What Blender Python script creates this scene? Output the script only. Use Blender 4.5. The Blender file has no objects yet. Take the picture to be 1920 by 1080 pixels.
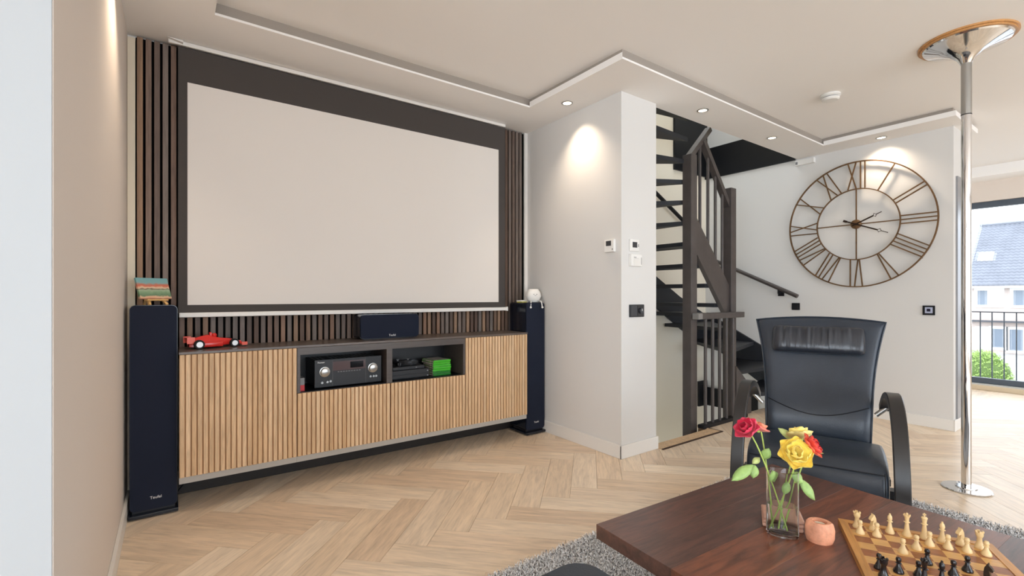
import bpy, bmesh, math, random
from mathutils import Vector, Matrix
random.seed(7)
PI = math.pi
SC = bpy.context.scene
COL = SC.collection

# ------------------------------------------------------------------ camera
cam_d = bpy.data.cameras.new('camera')
cam = bpy.data.objects.new('camera', cam_d)
COL.objects.link(cam)
cam.location = (0, 0, 1.1)
cam.rotation_euler = (PI / 2, 0, -0.6236)
cam_d.sensor_width = 36.0
cam_d.lens = 887.0 / 1920.0 * 36.0
cam_d.shift_y = 14.3 / 1920.0
cam_d.clip_start = 0.03
SC.camera = cam

# ------------------------------------------------------------------ world, exposure
SC.view_settings.view_transform = 'Standard'
SC.view_settings.look = 'None'
SC.view_settings.exposure = -0.33
SC.view_settings.gamma = 1.0
SC.view_settings.use_curve_mapping = False
world = bpy.data.worlds.new('overcast_sky')
SC.world = world
world.use_nodes = True
bg = world.node_tree.nodes['Background']
bg.inputs[0].default_value = (0.86, 0.93, 1.0, 1)
bg.inputs[1].default_value = 5.0
SC.cycles.max_bounces = 10
SC.cycles.diffuse_bounces = 8
SC.cycles.glossy_bounces = 5
SC.cycles.transmission_bounces = 8
SC.cycles.transparent_max_bounces = 10
SC.cycles.use_denoising = True
SC.cycles.sample_clamp_indirect = 6.0
SC.cycles.caustics_reflective = False
SC.cycles.caustics_refractive = True


def area_light(name, loc, target, sx, sy, power, color, portal=False):
    l = bpy.data.lights.new(name, 'AREA')
    l.shape = 'RECTANGLE'
    l.size, l.size_y, l.energy, l.color = sx, sy, power, color
    o = bpy.data.objects.new(name, l)
    COL.objects.link(o)
    o.location = loc
    d = Vector(target) - Vector(loc)
    o.rotation_euler = d.to_track_quat('-Z', 'Y').to_euler()
    if portal:
        l.cycles.is_portal = True
    return o


# fill lamps in unseen windows, placed to balance the light; portal at street window
area_light('side_window_fill', (-5.46, -2.75, 1.3), (0, -2.75, 1.3), 3.5, 2.15, 225.0, (0.76, 0.875, 1.0))
area_light('garden_window_fill', (1.8, -4.96, 1.3), (1.8, 0, 1.3), 5.6, 2.15, 125.0, (0.76, 0.875, 1.0))
area_light('street_window_portal', (7.68, 0.15, 1.15), (0, 0.15, 1.15), 3.2, 2.05, 1.0, (1, 1, 1), portal=True)


# ------------------------------------------------------------------ materials
def lin(r, g, b):
    def f(v):
        v /= 255.0
        return v / 12.92 if v <= 0.04045 else ((v + 0.055) / 1.055) ** 2.4
    return (f(r), f(g), f(b), 1.0)


MATS = {}


def mat(name, col, rough=0.5, metal=0.0, spec=0.5, noise=None, bump=None, rand=0.0, coat=0.0,
        trans=0.0, ior=1.45, emit=0.0, alpha=1.0, sheen=0.0):
    """col, plus optional (scale, amount, stretch) colour noise, (scale, strength, stretch) bump, per-object value spread"""
    m = bpy.data.materials.new(name)
    m.use_nodes = True
    nt = m.node_tree
    N, L = nt.nodes, nt.links
    p = N['Principled BSDF']
    p.inputs['Base Color'].default_value = col
    p.inputs['Roughness'].default_value = rough
    p.inputs['Metallic'].default_value = metal
    p.inputs['Specular IOR Level'].default_value = spec
    p.inputs['Coat Weight'].default_value = coat
    p.inputs['Transmission Weight'].default_value = trans
    p.inputs['IOR'].default_value = ior
    p.inputs['Alpha'].default_value = alpha
    if sheen:
        p.inputs['Sheen Weight'].default_value = sheen
    if emit:
        p.inputs['Emission Color'].default_value = col
        p.inputs['Emission Strength'].default_value = emit
    src = None
    if noise or bump:
        tc = N.new('ShaderNodeTexCoord')
    if noise:
        sc, amt, st = noise
        mp = N.new('ShaderNodeMapping')
        mp.inputs['Scale'].default_value = st
        L.new(tc.outputs['Object'], mp.inputs['Vector'])
        if rand:
            oi = N.new('ShaderNodeObjectInfo')
            vm = N.new('ShaderNodeVectorMath')
            vm.operation = 'SCALE'
            vm.inputs[0].default_value = (37.0, 19.0, 53.0)
            L.new(oi.outputs['Random'], vm.inputs['Scale'])
            L.new(vm.outputs[0], mp.inputs['Location'])
        nz = N.new('ShaderNodeTexNoise')
        nz.inputs['Scale'].default_value = sc
        nz.inputs['Detail'].default_value = 5
        nz.inputs['Roughness'].default_value = 0.6
        L.new(mp.outputs[0], nz.inputs['Vector'])
        cr = N.new('ShaderNodeValToRGB')
        cr.color_ramp.elements[0].position = 0.3
        cr.color_ramp.elements[1].position = 0.7
        d = tuple(c * (1 - amt) for c in col[:3]) + (1,)
        b = tuple(min(1, c * (1 + amt)) for c in col[:3]) + (1,)
        cr.color_ramp.elements[0].color = d
        cr.color_ramp.elements[1].color = b
        L.new(nz.outputs['Fac'], cr.inputs['Fac'])
        src = cr.outputs['Color']
    if rand:
        oi = N.new('ShaderNodeObjectInfo')
        mr = N.new('ShaderNodeMapRange')
        mr.inputs['To Min'].default_value = 1 - rand
        mr.inputs['To Max'].default_value = 1 + rand
        L.new(oi.outputs['Random'], mr.inputs['Value'])
        hs = N.new('ShaderNodeHueSaturation')
        if src:
            L.new(src, hs.inputs['Color'])
        else:
            hs.inputs['Color'].default_value = col
        L.new(mr.outputs[0], hs.inputs['Value'])
        src = hs.outputs['Color']
    if src:
        L.new(src, p.inputs['Base Color'])
    if bump:
        sc, stg, st = bump
        mp = N.new('ShaderNodeMapping')
        mp.inputs['Scale'].default_value = st
        L.new(tc.outputs['Object'], mp.inputs['Vector'])
        nz = N.new('ShaderNodeTexNoise')
        nz.inputs['Scale'].default_value = sc
        nz.inputs['Detail'].default_value = 4
        L.new(mp.outputs[0], nz.inputs['Vector'])
        bp = N.new('ShaderNodeBump')
        bp.inputs['Strength'].default_value = stg
        bp.inputs['Distance'].default_value = 0.004
        L.new(nz.outputs['Fac'], bp.inputs['Height'])
        L.new(bp.outputs[0], p.inputs['Normal'])
    MATS[name] = m
    return m


def wood(name, cols, rough=0.45, grain=(1, 14, 14), scale=3.0, dark=0.55, spec=0.4, coat=0.0, rand_mix=True, line=0.5):
    """wood with long grain along local x (or by stretch), a per-piece tone picked from cols, dark grain streaks"""
    m = bpy.data.materials.new(name)
    m.use_nodes = True
    nt = m.node_tree
    N, L = nt.nodes, nt.links
    p = N['Principled BSDF']
    p.inputs['Roughness'].default_value = rough
    p.inputs['Specular IOR Level'].default_value = spec
    p.inputs['Coat Weight'].default_value = coat
    p.inputs['Coat Roughness'].default_value = 0.2
    tc = N.new('ShaderNodeTexCoord')
    oi = N.new('ShaderNodeObjectInfo')
    vm = N.new('ShaderNodeVectorMath')
    vm.operation = 'SCALE'
    vm.inputs[0].default_value = (71.0, 43.0, 29.0)
    L.new(oi.outputs['Random'], vm.inputs['Scale'])
    mp = N.new('ShaderNodeMapping')
    mp.inputs['Scale'].default_value = grain
    L.new(tc.outputs['Object'], mp.inputs['Vector'])
    L.new(vm.outputs[0], mp.inputs['Location'])
    ramp = N.new('ShaderNodeValToRGB')
    ramp.color_ramp.interpolation = 'LINEAR'
    e = ramp.color_ramp.elements
    while len(e) < len(cols):
        e.new(0.5)
    for i, c in enumerate(cols):
        e[i].position = i / max(1, len(cols) - 1)
        e[i].color = c
    L.new(oi.outputs['Random'], ramp.inputs['Fac'])
    n1 = N.new('ShaderNodeTexNoise')
    n1.inputs['Scale'].default_value = scale
    n1.inputs['Detail'].default_value = 7
    n1.inputs['Roughness'].default_value = 0.62
    n1.inputs['Distortion'].default_value = 0.8
    L.new(mp.outputs[0], n1.inputs['Vector'])
    mr = N.new('ShaderNodeMapRange')
    mr.inputs['From Min'].default_value = 0.32
    mr.inputs['From Max'].default_value = 0.62
    mr.inputs['To Min'].default_value = dark
    mr.inputs['To Max'].default_value = 1.08
    L.new(n1.outputs['Fac'], mr.inputs['Value'])
    n2 = N.new('ShaderNodeTexNoise')
    n2.inputs['Scale'].default_value = scale * 4
    n2.inputs['Detail'].default_value = 3
    L.new(mp.outputs[0], n2.inputs['Vector'])
    mr2 = N.new('ShaderNodeMapRange')
    mr2.inputs['From Min'].default_value = 0.3
    mr2.inputs['From Max'].default_value = 0.55
    mr2.inputs['To Min'].default_value = 1 - line * 0.35
    mr2.inputs['To Max'].default_value = 1.0
    L.new(n2.outputs['Fac'], mr2.inputs['Value'])
    mul = N.new('ShaderNodeMath')
    mul.operation = 'MULTIPLY'
    L.new(mr.outputs[0], mul.inputs[0])
    L.new(mr2.outputs[0], mul.inputs[1])
    hs = N.new('ShaderNodeHueSaturation')
    L.new(ramp.outputs['Color'], hs.inputs['Color'])
    L.new(mul.outputs[0], hs.inputs['Value'])
    L.new(hs.outputs[0], p.inputs['Base Color'])
    bp = N.new('ShaderNodeBump')
    bp.inputs['Strength'].default_value = 0.12
    bp.inputs['Distance'].default_value = 0.002
    L.new(n2.outputs['Fac'], bp.inputs['Height'])
    L.new(bp.outputs[0], p.inputs['Normal'])
    MATS[name] = m
    return m


WALL = mat('wall_paint', lin(217, 216, 214), 0.7, spec=0.25, bump=(90, 0.06, (1, 1, 1)))
WALLW = mat('wall_paint_warm', lin(224, 214, 205), 0.7, spec=0.25, bump=(90, 0.06, (1, 1, 1)))
WALLS = mat('stairwell_paint', lin(232, 225, 210), 0.75, spec=0.2, bump=(90, 0.06, (1, 1, 1)))
CEIL = mat('ceiling_paint', lin(242, 240, 238), 0.8, spec=0.2)
TRIMW = mat('white_trim', lin(228, 226, 222), 0.4, spec=0.4)
CREAM = mat('cream_strip', lin(214, 204, 184), 0.5)
BLACKP = mat('black_paint', lin(19, 20, 24), 0.45, spec=0.35)
STAIRB = mat('stair_black', lin(76, 70, 68), 0.38, spec=0.4, noise=(9, 0.15, (1, 1, 1)))
TREADB = mat('tread_black', lin(40, 42, 47), 0.5, spec=0.35)
WHITEP = mat('white_plastic', lin(232, 231, 228), 0.35, spec=0.4)
DARKP = mat('dark_plastic', lin(28, 29, 33), 0.4, spec=0.5)
GREYP = mat('grey_plastic', lin(120, 121, 123), 0.45)
CHROME = mat('chrome', lin(225, 226, 228), 0.06, metal=1.0)
STEEL = mat('brushed_steel', lin(178, 178, 176), 0.28, metal=1.0)
FLOORM = wood('oak_floor', [lin(233, 212, 186), lin(239, 220, 196), lin(229, 207, 180), lin(242, 226, 204), lin(224, 201, 175), lin(236, 215, 190)],
              rough=0.36, grain=(1.0, 9, 9), scale=2.6, dark=0.84, spec=0.45, line=0.4)
SLATD = wood('dark_slat_wood', [lin(92, 72, 60), lin(124, 114, 108), lin(140, 108, 88), lin(104, 92, 86), lin(130, 118, 110), lin(94, 74, 64), lin(156, 126, 102)],
             rough=0.55, grain=(16, 16, 1.0), scale=3.0, dark=0.75, spec=0.3)
OAK = wood('oak_slat_wood', [lin(212, 178, 140), lin(220, 188, 150), lin(206, 170, 130), lin(224, 194, 158)],
           rough=0.5, grain=(14, 14, 1.0), scale=3.0, dark=0.80, spec=0.35)
TABLEW = wood('dark_table_wood', [lin(120, 72, 54), lin(82, 56, 50), lin(158, 90, 46), lin(90, 60, 52), lin(140, 80, 50), lin(104, 66, 54)],
              rough=0.33, grain=(1.5, 12, 12), scale=3.6, dark=0.42, spec=0.8, coat=0.1)
WORKT = wood('dark_worktop', [lin(94, 84, 78), lin(94, 84, 78)], rough=0.3, grain=(1, 12, 12), scale=3, dark=0.8, spec=0.5)
BAMBOO = wood('light_easel_wood', [lin(222, 176, 112), lin(222, 176, 112)], rough=0.5, scale=8, dark=0.85)


# ------------------------------------------------------------------ mesh helpers
def newbm():
    return bmesh.new()


def box(bm, c, s, rz=0.0, bev=0.0, rot=None, seg=2):
    r = bmesh.ops.create_cube(bm, size=1.0)
    vs = r['verts']
    M = Matrix.Translation(Vector(c)) @ (rot if rot is not None else Matrix.Rotation(rz, 4, 'Z')) @ Matrix.Diagonal((s[0], s[1], s[2], 1.0))
    bmesh.ops.transform(bm, matrix=M, verts=vs)
    if bev > 0:
        es = list({e for v in vs for e in v.link_edges})
        bmesh.ops.bevel(bm, geom=es, offset=bev, segments=seg, affect='EDGES', profile=0.5)
    return bm


def bx(bm, x0, x1, y0, y1, z0, z1, bev=0.0, seg=2):
    return box(bm, ((x0 + x1) / 2, (y0 + y1) / 2, (z0 + z1) / 2), (abs(x1 - x0), abs(y1 - y0), abs(z1 - z0)), bev=bev, seg=seg)


def frames(pts, closed=False, up=None):
    n = len(pts)
    out = []
    prev = None
    for i, p in enumerate(pts):
        a = pts[(i - 1) % n] if (closed or i > 0) else pts[i]
        b = pts[(i + 1) % n] if (closed or i < n - 1) else pts[i]
        t = (b - a)
        t = t.normalized() if t.length > 1e-9 else Vector((0, 0, 1))
        if up is not None:
            u = up - t * up.dot(t)
        elif prev is None:
            u = Vector((0, 0, 1)) if abs(t.z) < 0.9 else Vector((1, 0, 0))
            u = u - t * u.dot(t)
        else:
            u = prev - t * prev.dot(t)
        u = u.normalized() if u.length > 1e-9 else Vector((1, 0, 0))
        prev = u
        out.append((p, u, t.cross(u)))
    return out


def sweep(bm, pts, sect, closed=False, up=None, scale=None):
    """sweep a closed 2D section [(u, w)] along pts"""
    pts = [Vector(p) for p in pts]
    fr = frames(pts, closed, Vector(up) if up is not None else None)
    rings = []
    for i, (p, u, w) in enumerate(fr):
        k = scale[i] if scale else 1.0
        rings.append([bm.verts.new(p + u * (a * k) + w * (b * k)) for a, b in sect])
    n = len(sect)
    m = len(rings)
    for i in range(m if closed else m - 1):
        r0, r1 = rings[i], rings[(i + 1) % m]
        for j in range(n):
            bm.faces.new((r0[j], r0[(j + 1) % n], r1[(j + 1) % n], r1[j]))
    if not closed:
        bm.faces.new(list(reversed(rings[0])))
        bm.faces.new(rings[-1])
    return bm


def circ(r, n=10):
    return [(r * math.cos(2 * PI * i / n), r * math.sin(2 * PI * i / n)) for i in range(n)]


def tube(bm, pts, r, n=10, closed=False, scale=None):
    return sweep(bm, pts, circ(r, n), closed, None, scale)


def rect(a, b):
    return [(-a / 2, -b / 2), (a / 2, -b / 2), (a / 2, b / 2), (-a / 2, b / 2)]


def bar(bm, p0, p1, a, b, up=(0, 0, 1)):
    """rectangular bar from p0 to p1; a along up, b across"""
    return sweep(bm, [p0, p1], rect(a, b), up=up)


def lathe(bm, prof, n=24, c=(0, 0, 0), sx=1.0, sy=1.0, rz=0.0, loop=False):
    rings = []
    cr, sr = math.cos(rz), math.sin(rz)
    for r, z in prof:
        ring = []
        if r < 1e-6:
            ring = [bm.verts.new((c[0], c[1], c[2] + z))]
        else:
            for i in range(n):
                a = 2 * PI * i / n
                x, y = r * sx * math.cos(a), r * sy * math.sin(a)
                ring.append(bm.verts.new((c[0] + x * cr - y * sr, c[1] + x * sr + y * cr, c[2] + z)))
        rings.append(ring)
    for r0, r1 in zip(rings[:-1], rings[1:]):
        for i in range(n):
            j = (i + 1) % n
            if len(r0) == 1 and len(r1) == 1:
                continue
            if len(r0) == 1:
                bm.faces.new((r0[0], r1[j], r1[i]))
            elif len(r1) == 1:
                bm.faces.new((r0[i], r0[j], r1[0]))
            else:
                bm.faces.new((r0[i], r0[j], r1[j], r1[i]))
    if loop:
        r0, r1 = rings[-1], rings[0]
        for i in range(n):
            bm.faces.new((r0[i], r0[(i + 1) % n], r1[(i + 1) % n], r1[i]))
    for ring, flip in ((rings[0], True), (rings[-1], False)):
        if len(ring) > 1 and not loop:
            bm.faces.new(list(reversed(ring)) if flip else ring)
    return bm


def prism(bm, poly, h0, h1, M=None):
    """extrude a 2D polygon (x, y) from h0 to h1 along local z, then transform by M"""
    v0 = [bm.verts.new((x, y, h0)) for x, y in poly]
    v1 = [bm.verts.new((x, y, h1)) for x, y in poly]
    bm.faces.new(list(reversed(v0)))
    bm.faces.new(v1)
    n = len(poly)
    for i in range(n):
        bm.faces.new((v0[i], v0[(i + 1) % n], v1[(i + 1) % n], v1[i]))
    if M is not None:
        bmesh.ops.transform(bm, matrix=M, verts=v0 + v1)
    return bm


def shell(bm, front, back, nu, nv):
    """closed skin between two parametric surfaces front(u,v), back(u,v)"""
    F = [[bm.verts.new(front(i / nu, j / nv)) for i in range(nu + 1)] for j in range(nv + 1)]
    K = [[bm.verts.new(back(i / nu, j / nv)) for i in range(nu + 1)] for j in range(nv + 1)]
    for j in range(nv):
        for i in range(nu):
            bm.faces.new((F[j][i], F[j][i + 1], F[j + 1][i + 1], F[j + 1][i]))
            bm.faces.new((K[j][i], K[j + 1][i], K[j + 1][i + 1], K[j][i + 1]))
    for j in range(nv):
        bm.faces.new((F[j][0], F[j + 1][0], K[j + 1][0], K[j][0]))
        bm.faces.new((F[j][nu], K[j][nu], K[j + 1][nu], F[j + 1][nu]))
    for i in range(nu):
        bm.faces.new((F[0][i], K[0][i], K[0][i + 1], F[0][i + 1]))
        bm.faces.new((F[nv][i], F[nv][i + 1], K[nv][i + 1], K[nv][i]))
    return bm


def rrect(w, h, r, seg=5):
    """rounded rectangle centred on the origin"""
    out = []
    for cx_, cy_, a0 in ((w / 2 - r, h / 2 - r, 0), (-w / 2 + r, h / 2 - r, 90), (-w / 2 + r, -h / 2 + r, 180), (w / 2 - r, -h / 2 + r, 270)):
        for i in range(seg + 1):
            a = math.radians(a0 + 90 * i / seg)
            out.append((cx_ + r * math.cos(a), cy_ + r * math.sin(a)))
    return out


def mesh_of(bm, name, smooth=None):
    bmesh.ops.recalc_face_normals(bm, faces=bm.faces)
    me = bpy.data.meshes.new(name)
    bm.to_mesh(me)
    bm.free()
    if smooth is not None:
        me.polygons.foreach_set('use_smooth', [True] * len(me.polygons))
        me.set_sharp_from_angle(angle=math.radians(smooth))
    return me


def put(name, me, m=None, parent=None, loc=(0, 0, 0), rot=(0, 0, 0)):
    if m is not None and not me.materials:
        me.materials.append(m)
    o = bpy.data.objects.new(name, me)
    COL.objects.link(o)
    if parent is not None:
        o.parent = parent
    o.location = loc
    o.rotation_euler = rot
    return o


def obj(name, bm, m, parent=None, loc=(0, 0, 0), rot=(0, 0, 0), smooth=None, sub=0):
    o = put(name, mesh_of(bm, name, smooth), m, parent, loc, rot)
    if sub:
        md = o.modifiers.new('subdivision', 'SUBSURF')
        md.levels = sub
        md.render_levels = sub
    return o


def tag(o, label, cat, group=None, kind=None):
    o['label'] = label
    o['category'] = cat
    if group:
        o['group'] = group
    if kind:
        o['kind'] = kind
    return o


def thing(name, label, cat, loc=(0, 0, 0), rz=0.0, group=None):
    o = bpy.data.objects.new(name, None)
    COL.objects.link(o)
    o.empty_display_size = 0.05
    o.location = loc
    o.rotation_euler = (0, 0, rz)
    return tag(o, label, cat, group)


def struct(name, bm, m, label, cat, smooth=None):
    o = obj(name, bm, m, smooth=smooth)
    tag(o, label, cat)
    o['kind'] = 'structure'
    return o


def text_obj(name, s, size, m, parent, loc, rot, extrude=0.0004):
    c = bpy.data.curves.new(name, 'FONT')
    c.body = s
    c.size = size
    c.extrude = extrude
    c.align_x = 'CENTER'
    c.align_y = 'CENTER'
    c.resolution_u = 3
    t = bpy.data.objects.new('text_temp', c)
    COL.objects.link(t)
    dg = bpy.context.evaluated_depsgraph_get()
    me = bpy.data.meshes.new_from_object(t.evaluated_get(dg))
    bpy.data.objects.remove(t)
    bpy.data.curves.remove(c)
    me.name = name
    me.materials.clear()
    return put(name, me, m, parent, loc, rot)

# ================================================================== the room
ZS, ZC = 2.48, 2.55          # underside of the lowered border, main ceiling

SUBF = mat('floor_joint', lin(140, 116, 90), 0.7)
b = newbm()
bx(b, -5.5, 7.7, -5.0, 2.158, -0.25, -0.006)
bx(b, -0.45, 2.46, 2.158, 3.3, -0.25, -0.006)
bx(b, 2.46, 3.6, 2.158, 2.2, -0.25, -0.006)
bx(b, 3.6, 5.3, 2.158, 2.32, -0.25, -0.006)
floor = struct('floor', b, SUBF, 'light oak herringbone plank floor of the living room', 'floor')


def clip_poly(poly, x0, x1, y0, y1):
    for ax, lim, sg in ((0, x0, 1), (0, x1, -1), (1, y0, 1), (1, y1, -1)):
        out = []
        for i in range(len(poly)):
            a, c = poly[i], poly[(i + 1) % len(poly)]
            da, dc = sg * (a[ax] - lim), sg * (c[ax] - lim)
            if da >= 0:
                out.append(a)
            if da * dc < 0:
                t = da / (da - dc)
                out.append((a[0] + t * (c[0] - a[0]), a[1] + t * (c[1] - a[1])))
        poly = out
        if len(poly) < 3:
            return []
    return poly


def parea(p):
    return abs(sum(p[i][0] * p[(i + 1) % len(p)][1] - p[(i + 1) % len(p)][0] * p[i][1] for i in range(len(p)))) / 2


def build_planks():
    W, Ln, G = 0.15, 0.60, 0.0008
    rects = [(-5.5, 7.7, -5.0, 2.158), (-0.19, 2.46, 2.158, 3.22), (2.83, 3.6, 2.158, 2.2), (3.6, 5.15, 2.158, 2.32)]
    r2 = math.sqrt(0.5)
    full = newbm()
    bx(full, -Ln / 2 + G, Ln / 2 - G, -W / 2 + G, W / 2 - G, -0.006, 0.0)
    full = mesh_of(full, 'plank')
    items = []
    ox, oy = 0.06, 1.905
    for j in range(-12, 13):
        for k in range(-80, 60):
            for kind in (0, 1):
                if kind == 0:
                    p, q, ang = k * W + j * Ln + Ln / 2, k * W - j * Ln + W / 2, -PI / 4
                else:
                    p, q, ang = Ln + k * W + j * Ln + W / 2, W - Ln + k * W - j * Ln + Ln / 2, PI / 4
                x, y = ox + (p + q) * r2, oy + (q - p) * r2
                if not (-6.0 < x < 8.2 and -5.5 < y < 3.7):
                    continue
                ca, sa = math.cos(ang), math.sin(ang)
                poly = [(x + ca * a - sa * c, y + sa * a + ca * c) for a, c in
                        ((-Ln / 2 + G, -W / 2 + G), (Ln / 2 - G, -W / 2 + G), (Ln / 2 - G, W / 2 - G), (-Ln / 2 + G, W / 2 - G))]
                pieces = [pp for pp in (clip_poly(poly, *r) for r in rects) if pp and parea(pp) > 2e-4]
                if not pieces:
                    continue
                whole = len(pieces) == 1 and abs(parea(pieces[0]) - parea(poly)) < 1e-6
                # how large does it show: in the frame, in front of the camera, not behind walls
                d = 0.584 * x + 0.8118 * y
                show = 0.0
                if d > 0.4:
                    u = (0.8118 * x - 0.584 * y) / d
                    v = 1.1 / d
                    if abs(u) < 1.2 and v < 0.70 and not (x > 5.3 and y > 1.1):
                        show = sum(parea(pp) for pp in pieces) / d ** 3
                items.append((show, x, y, ang, whole, pieces))
    items.sort(key=lambda t: -t[0])
    rest = newbm()
    for n, (show, x, y, ang, whole, pieces) in enumerate(items):
        if n < 300 and show > 0:
            if whole:
                me = full
            else:
                bb = newbm()
                ca, sa = math.cos(-ang), math.sin(-ang)
                for pp in pieces:
                    loc = [((a - x) * ca - (c - y) * sa, (a - x) * sa + (c - y) * ca) for a, c in pp]
                    prism(bb, loc, -0.006, 0.0)
                me = mesh_of(bb, 'plank')
            put('plank', me, FLOORM, floor, (x, y, 0), (0, 0, ang))
        else:
            for pp in pieces:
                prism(rest, pp, -0.006, 0.0)
    o = obj('plank_field', rest, FLOORM, floor)
    o['kind'] = 'stuff'


build_planks()

# strip edging the stairwell opening, with a dark inlay
b = newbm()
bx(b, 2.84, 3.6, 2.118, 2.215, 0.0005, 0.006)
bx(b, 3.585, 3.6, 2.2, 2.34, 0.0005, 0.006)
tr = struct('trim_1', b, OAK, 'pale oak edging strip along the floor edge of the stairwell', 'floor trim')
b = newbm()
bx(b, 2.84, 3.615, 2.104, 2.118, 0.0005, 0.0065)
bx(b, 3.6, 3.614, 2.118, 2.30, 0.0005, 0.0065)
obj('inlay_strip', b, mat('dark_inlay', lin(60, 40, 28), 0.5), tr)

# walls
b = newbm()
bx(b, -0.47, -0.19, 1.292, 3.45, 0.0, 2.6)
struct('wall_left', b, WALLW, 'warm white side wall running up to the dark slat wall, ending near the camera', 'wall')
b = newbm()
bx(b, -5.5, -0.475, 1.292, 1.45, 0.0, 2.6)
struct('wall_left_end', b, WALL, 'white wall end facing the camera at the left picture edge', 'wall')
b = newbm()
bx(b, -0.475, -0.192, 1.286, 1.2915, 0.0, 2.5)
o = obj('corner_board', b, mat('cool_white_gloss', lin(176, 182, 188), 0.5), bpy.data.objects['wall_left_end'])
b = newbm()
bx(b, -0.19, 2.46, 3.22, 3.45, 0.0, 2.6)
struct('wall_back', b, WALL, 'wall behind the dark slats and projection screen', 'wall')
b = newbm()
bx(b, 2.46, 2.83, 2.158, 3.45, 0.0, 2.6)
bx(b, 2.46, 2.83, 2.158, 3.45, -2.6, -0.01)
bx(b, 2.46, 2.83, 2.215, 3.45, 2.6, 4.2)
struct('wall_pillar', b, WALL, 'white wall block with thermostats between media wall and stairs', 'wall')
b = newbm()
bx(b, 2.83, 5.15, 3.22, 3.45, -2.6, 4.2)
struct('wall_stairwell', b, WALLS, 'cream back wall of the stairwell', 'wall')
b = newbm()
bx(b, 5.15, 5.5, 1.024, 2.2, 0.0, 2.6)
bx(b, 5.15, 5.5, 2.2, 3.45, -2.6, 4.2)
wc = struct('wall_clock', b, WALL, 'white wall carrying the big round clock', 'wall')
b = newbm()
bx(b, 5.22, 5.40, 1.012, 1.024, 0.09, 2.08)
obj('steel_door_jamb', b, mat('jamb_grey', lin(150, 152, 156), 0.35, metal=0.6), wc)
b = newbm()
bx(b, 2.83, 5.15, 2.05, 2.2, -2.6, -0.26)
struct('wall_stairwell_front', b, WALLS, 'wall below the floor at the front of the stairwell', 'wall')
b = newbm()
bx(b, 2.83, 5.15, 2.0, 2.215, 2.555, 4.2)
struct('wall_stairwell_upper', b, WALLS, 'upper storey wall above the stair opening', 'wall')
b = newbm()
bx(b, 2.46, 5.5, 2.0, 2.26, 4.2, 4.3)
bx(b, 2.46, 5.5, 3.15, 3.45, 4.2, 4.3)
bx(b, 2.46, 2.9, 2.26, 3.15, 4.2, 4.3)
bx(b, 5.0, 5.5, 2.26, 3.15, 4.2, 4.3)
struct('ceiling_stairwell', b, CEIL, 'unseen ceiling high above the stairs with an opening added to let daylight in', 'ceiling')  # roof opening added so that sky light reaches the stairwell
# unseen walls of the rest of the living room, openings placed for the light
b = newbm()
bx(b, -5.7, -1.0, -5.2, -5.0, 0.0, 2.6)
bx(b, 4.6, 7.9, -5.2, -5.0, 0.0, 2.6)
bx(b, -1.0, 4.6, -5.2, -5.0, 0.0, 0.22)
bx(b, -1.0, 4.6, -5.2, -5.0, 2.4, 2.6)
struct('wall_garden', b, WALL, 'unseen wall behind the camera, its wide window opening sized for the light', 'wall')
b = newbm()
bx(b, -5.7, -5.5, -5.0, -4.5, 0.0, 2.6)
bx(b, -5.7, -5.5, -1.0, 1.45, 0.0, 2.6)
bx(b, -5.7, -5.5, -4.5, -1.0, 0.0, 0.22)
bx(b, -5.7, -5.5, -4.5, -1.0, 2.4, 2.6)
struct('wall_far_left', b, WALL, 'unseen side wall left of the camera, its wide window opening placed for the light', 'wall')
b = newbm()
bx(b, 5.5, 7.9, 2.158, 2.3, 0.0, 2.6)
struct('wall_dining', b, WALL, 'wall of the room beyond the clock wall', 'wall')

# lowered ceiling border and ceiling
b = newbm()
bx(b, -5.7, 7.9, -5.2, 2.2, ZC, ZC + 0.1)
bx(b, -0.47, 2.83, 2.2, 3.45, ZC, ZC + 0.1)
struct('ceiling', b, CEIL, 'smooth pale main ceiling', 'ceiling')


def border(b, z0, z1, q):
    bx(b, -0.19, 0.172 - q, 1.0, 3.22, z0, z1)
    bx(b, 0.172 - q, 2.83, 2.74 + q, 3.22, z0, z1)
    bx(b, 2.13 + q, 2.83, 1.86 + q, 2.74 + q, z0, z1)
    bx(b, 2.83, 5.15, 1.86 + q, 2.2, z0, z1)
    bx(b, 4.87 + q, 5.15, 0.955 + q, 1.86 + q, z0, z1)
    bx(b, 5.15, 5.5, 0.955 + q, 1.024, z0, z1)
    bx(b, 5.5, 5.58 - q, 0.955 + q, 2.158, z0, z1)


b = newbm()
border(b, ZS, ZS + 0.012, 0.0)
# deeper lip on the sides that run towards the window
prism(b, [(2.13, 1.86), (2.16, 1.89), (2.16, 2.74), (2.13, 2.74)], ZS + 0.012, ZS + 0.040)
prism(b, [(4.87, 0.955), (5.58, 0.955), (5.58, 0.99), (4.905, 0.99), (4.905, 1.86), (4.87, 1.86)], ZS + 0.012, ZS + 0.040)
cb = struct('ceiling_border', b, CEIL, 'lowered stepped ceiling border with recessed spotlights', 'ceiling')
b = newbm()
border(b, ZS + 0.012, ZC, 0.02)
obj('recess_shade_strip', b, mat('painted_shade_grey', lin(158, 150, 142), 0.8), cb)  # grey colour stands in for the shade in the border's recess
b = newbm()
bx(b, 7.35, 7.7, -5.0, 2.158, 2.43, 2.47)
bx(b, 7.38, 7.7, -5.0, 2.158, 2.47, ZC)
struct('ceiling_border_window', b, CEIL, 'lowered ceiling border above the street window', 'ceiling')

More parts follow.
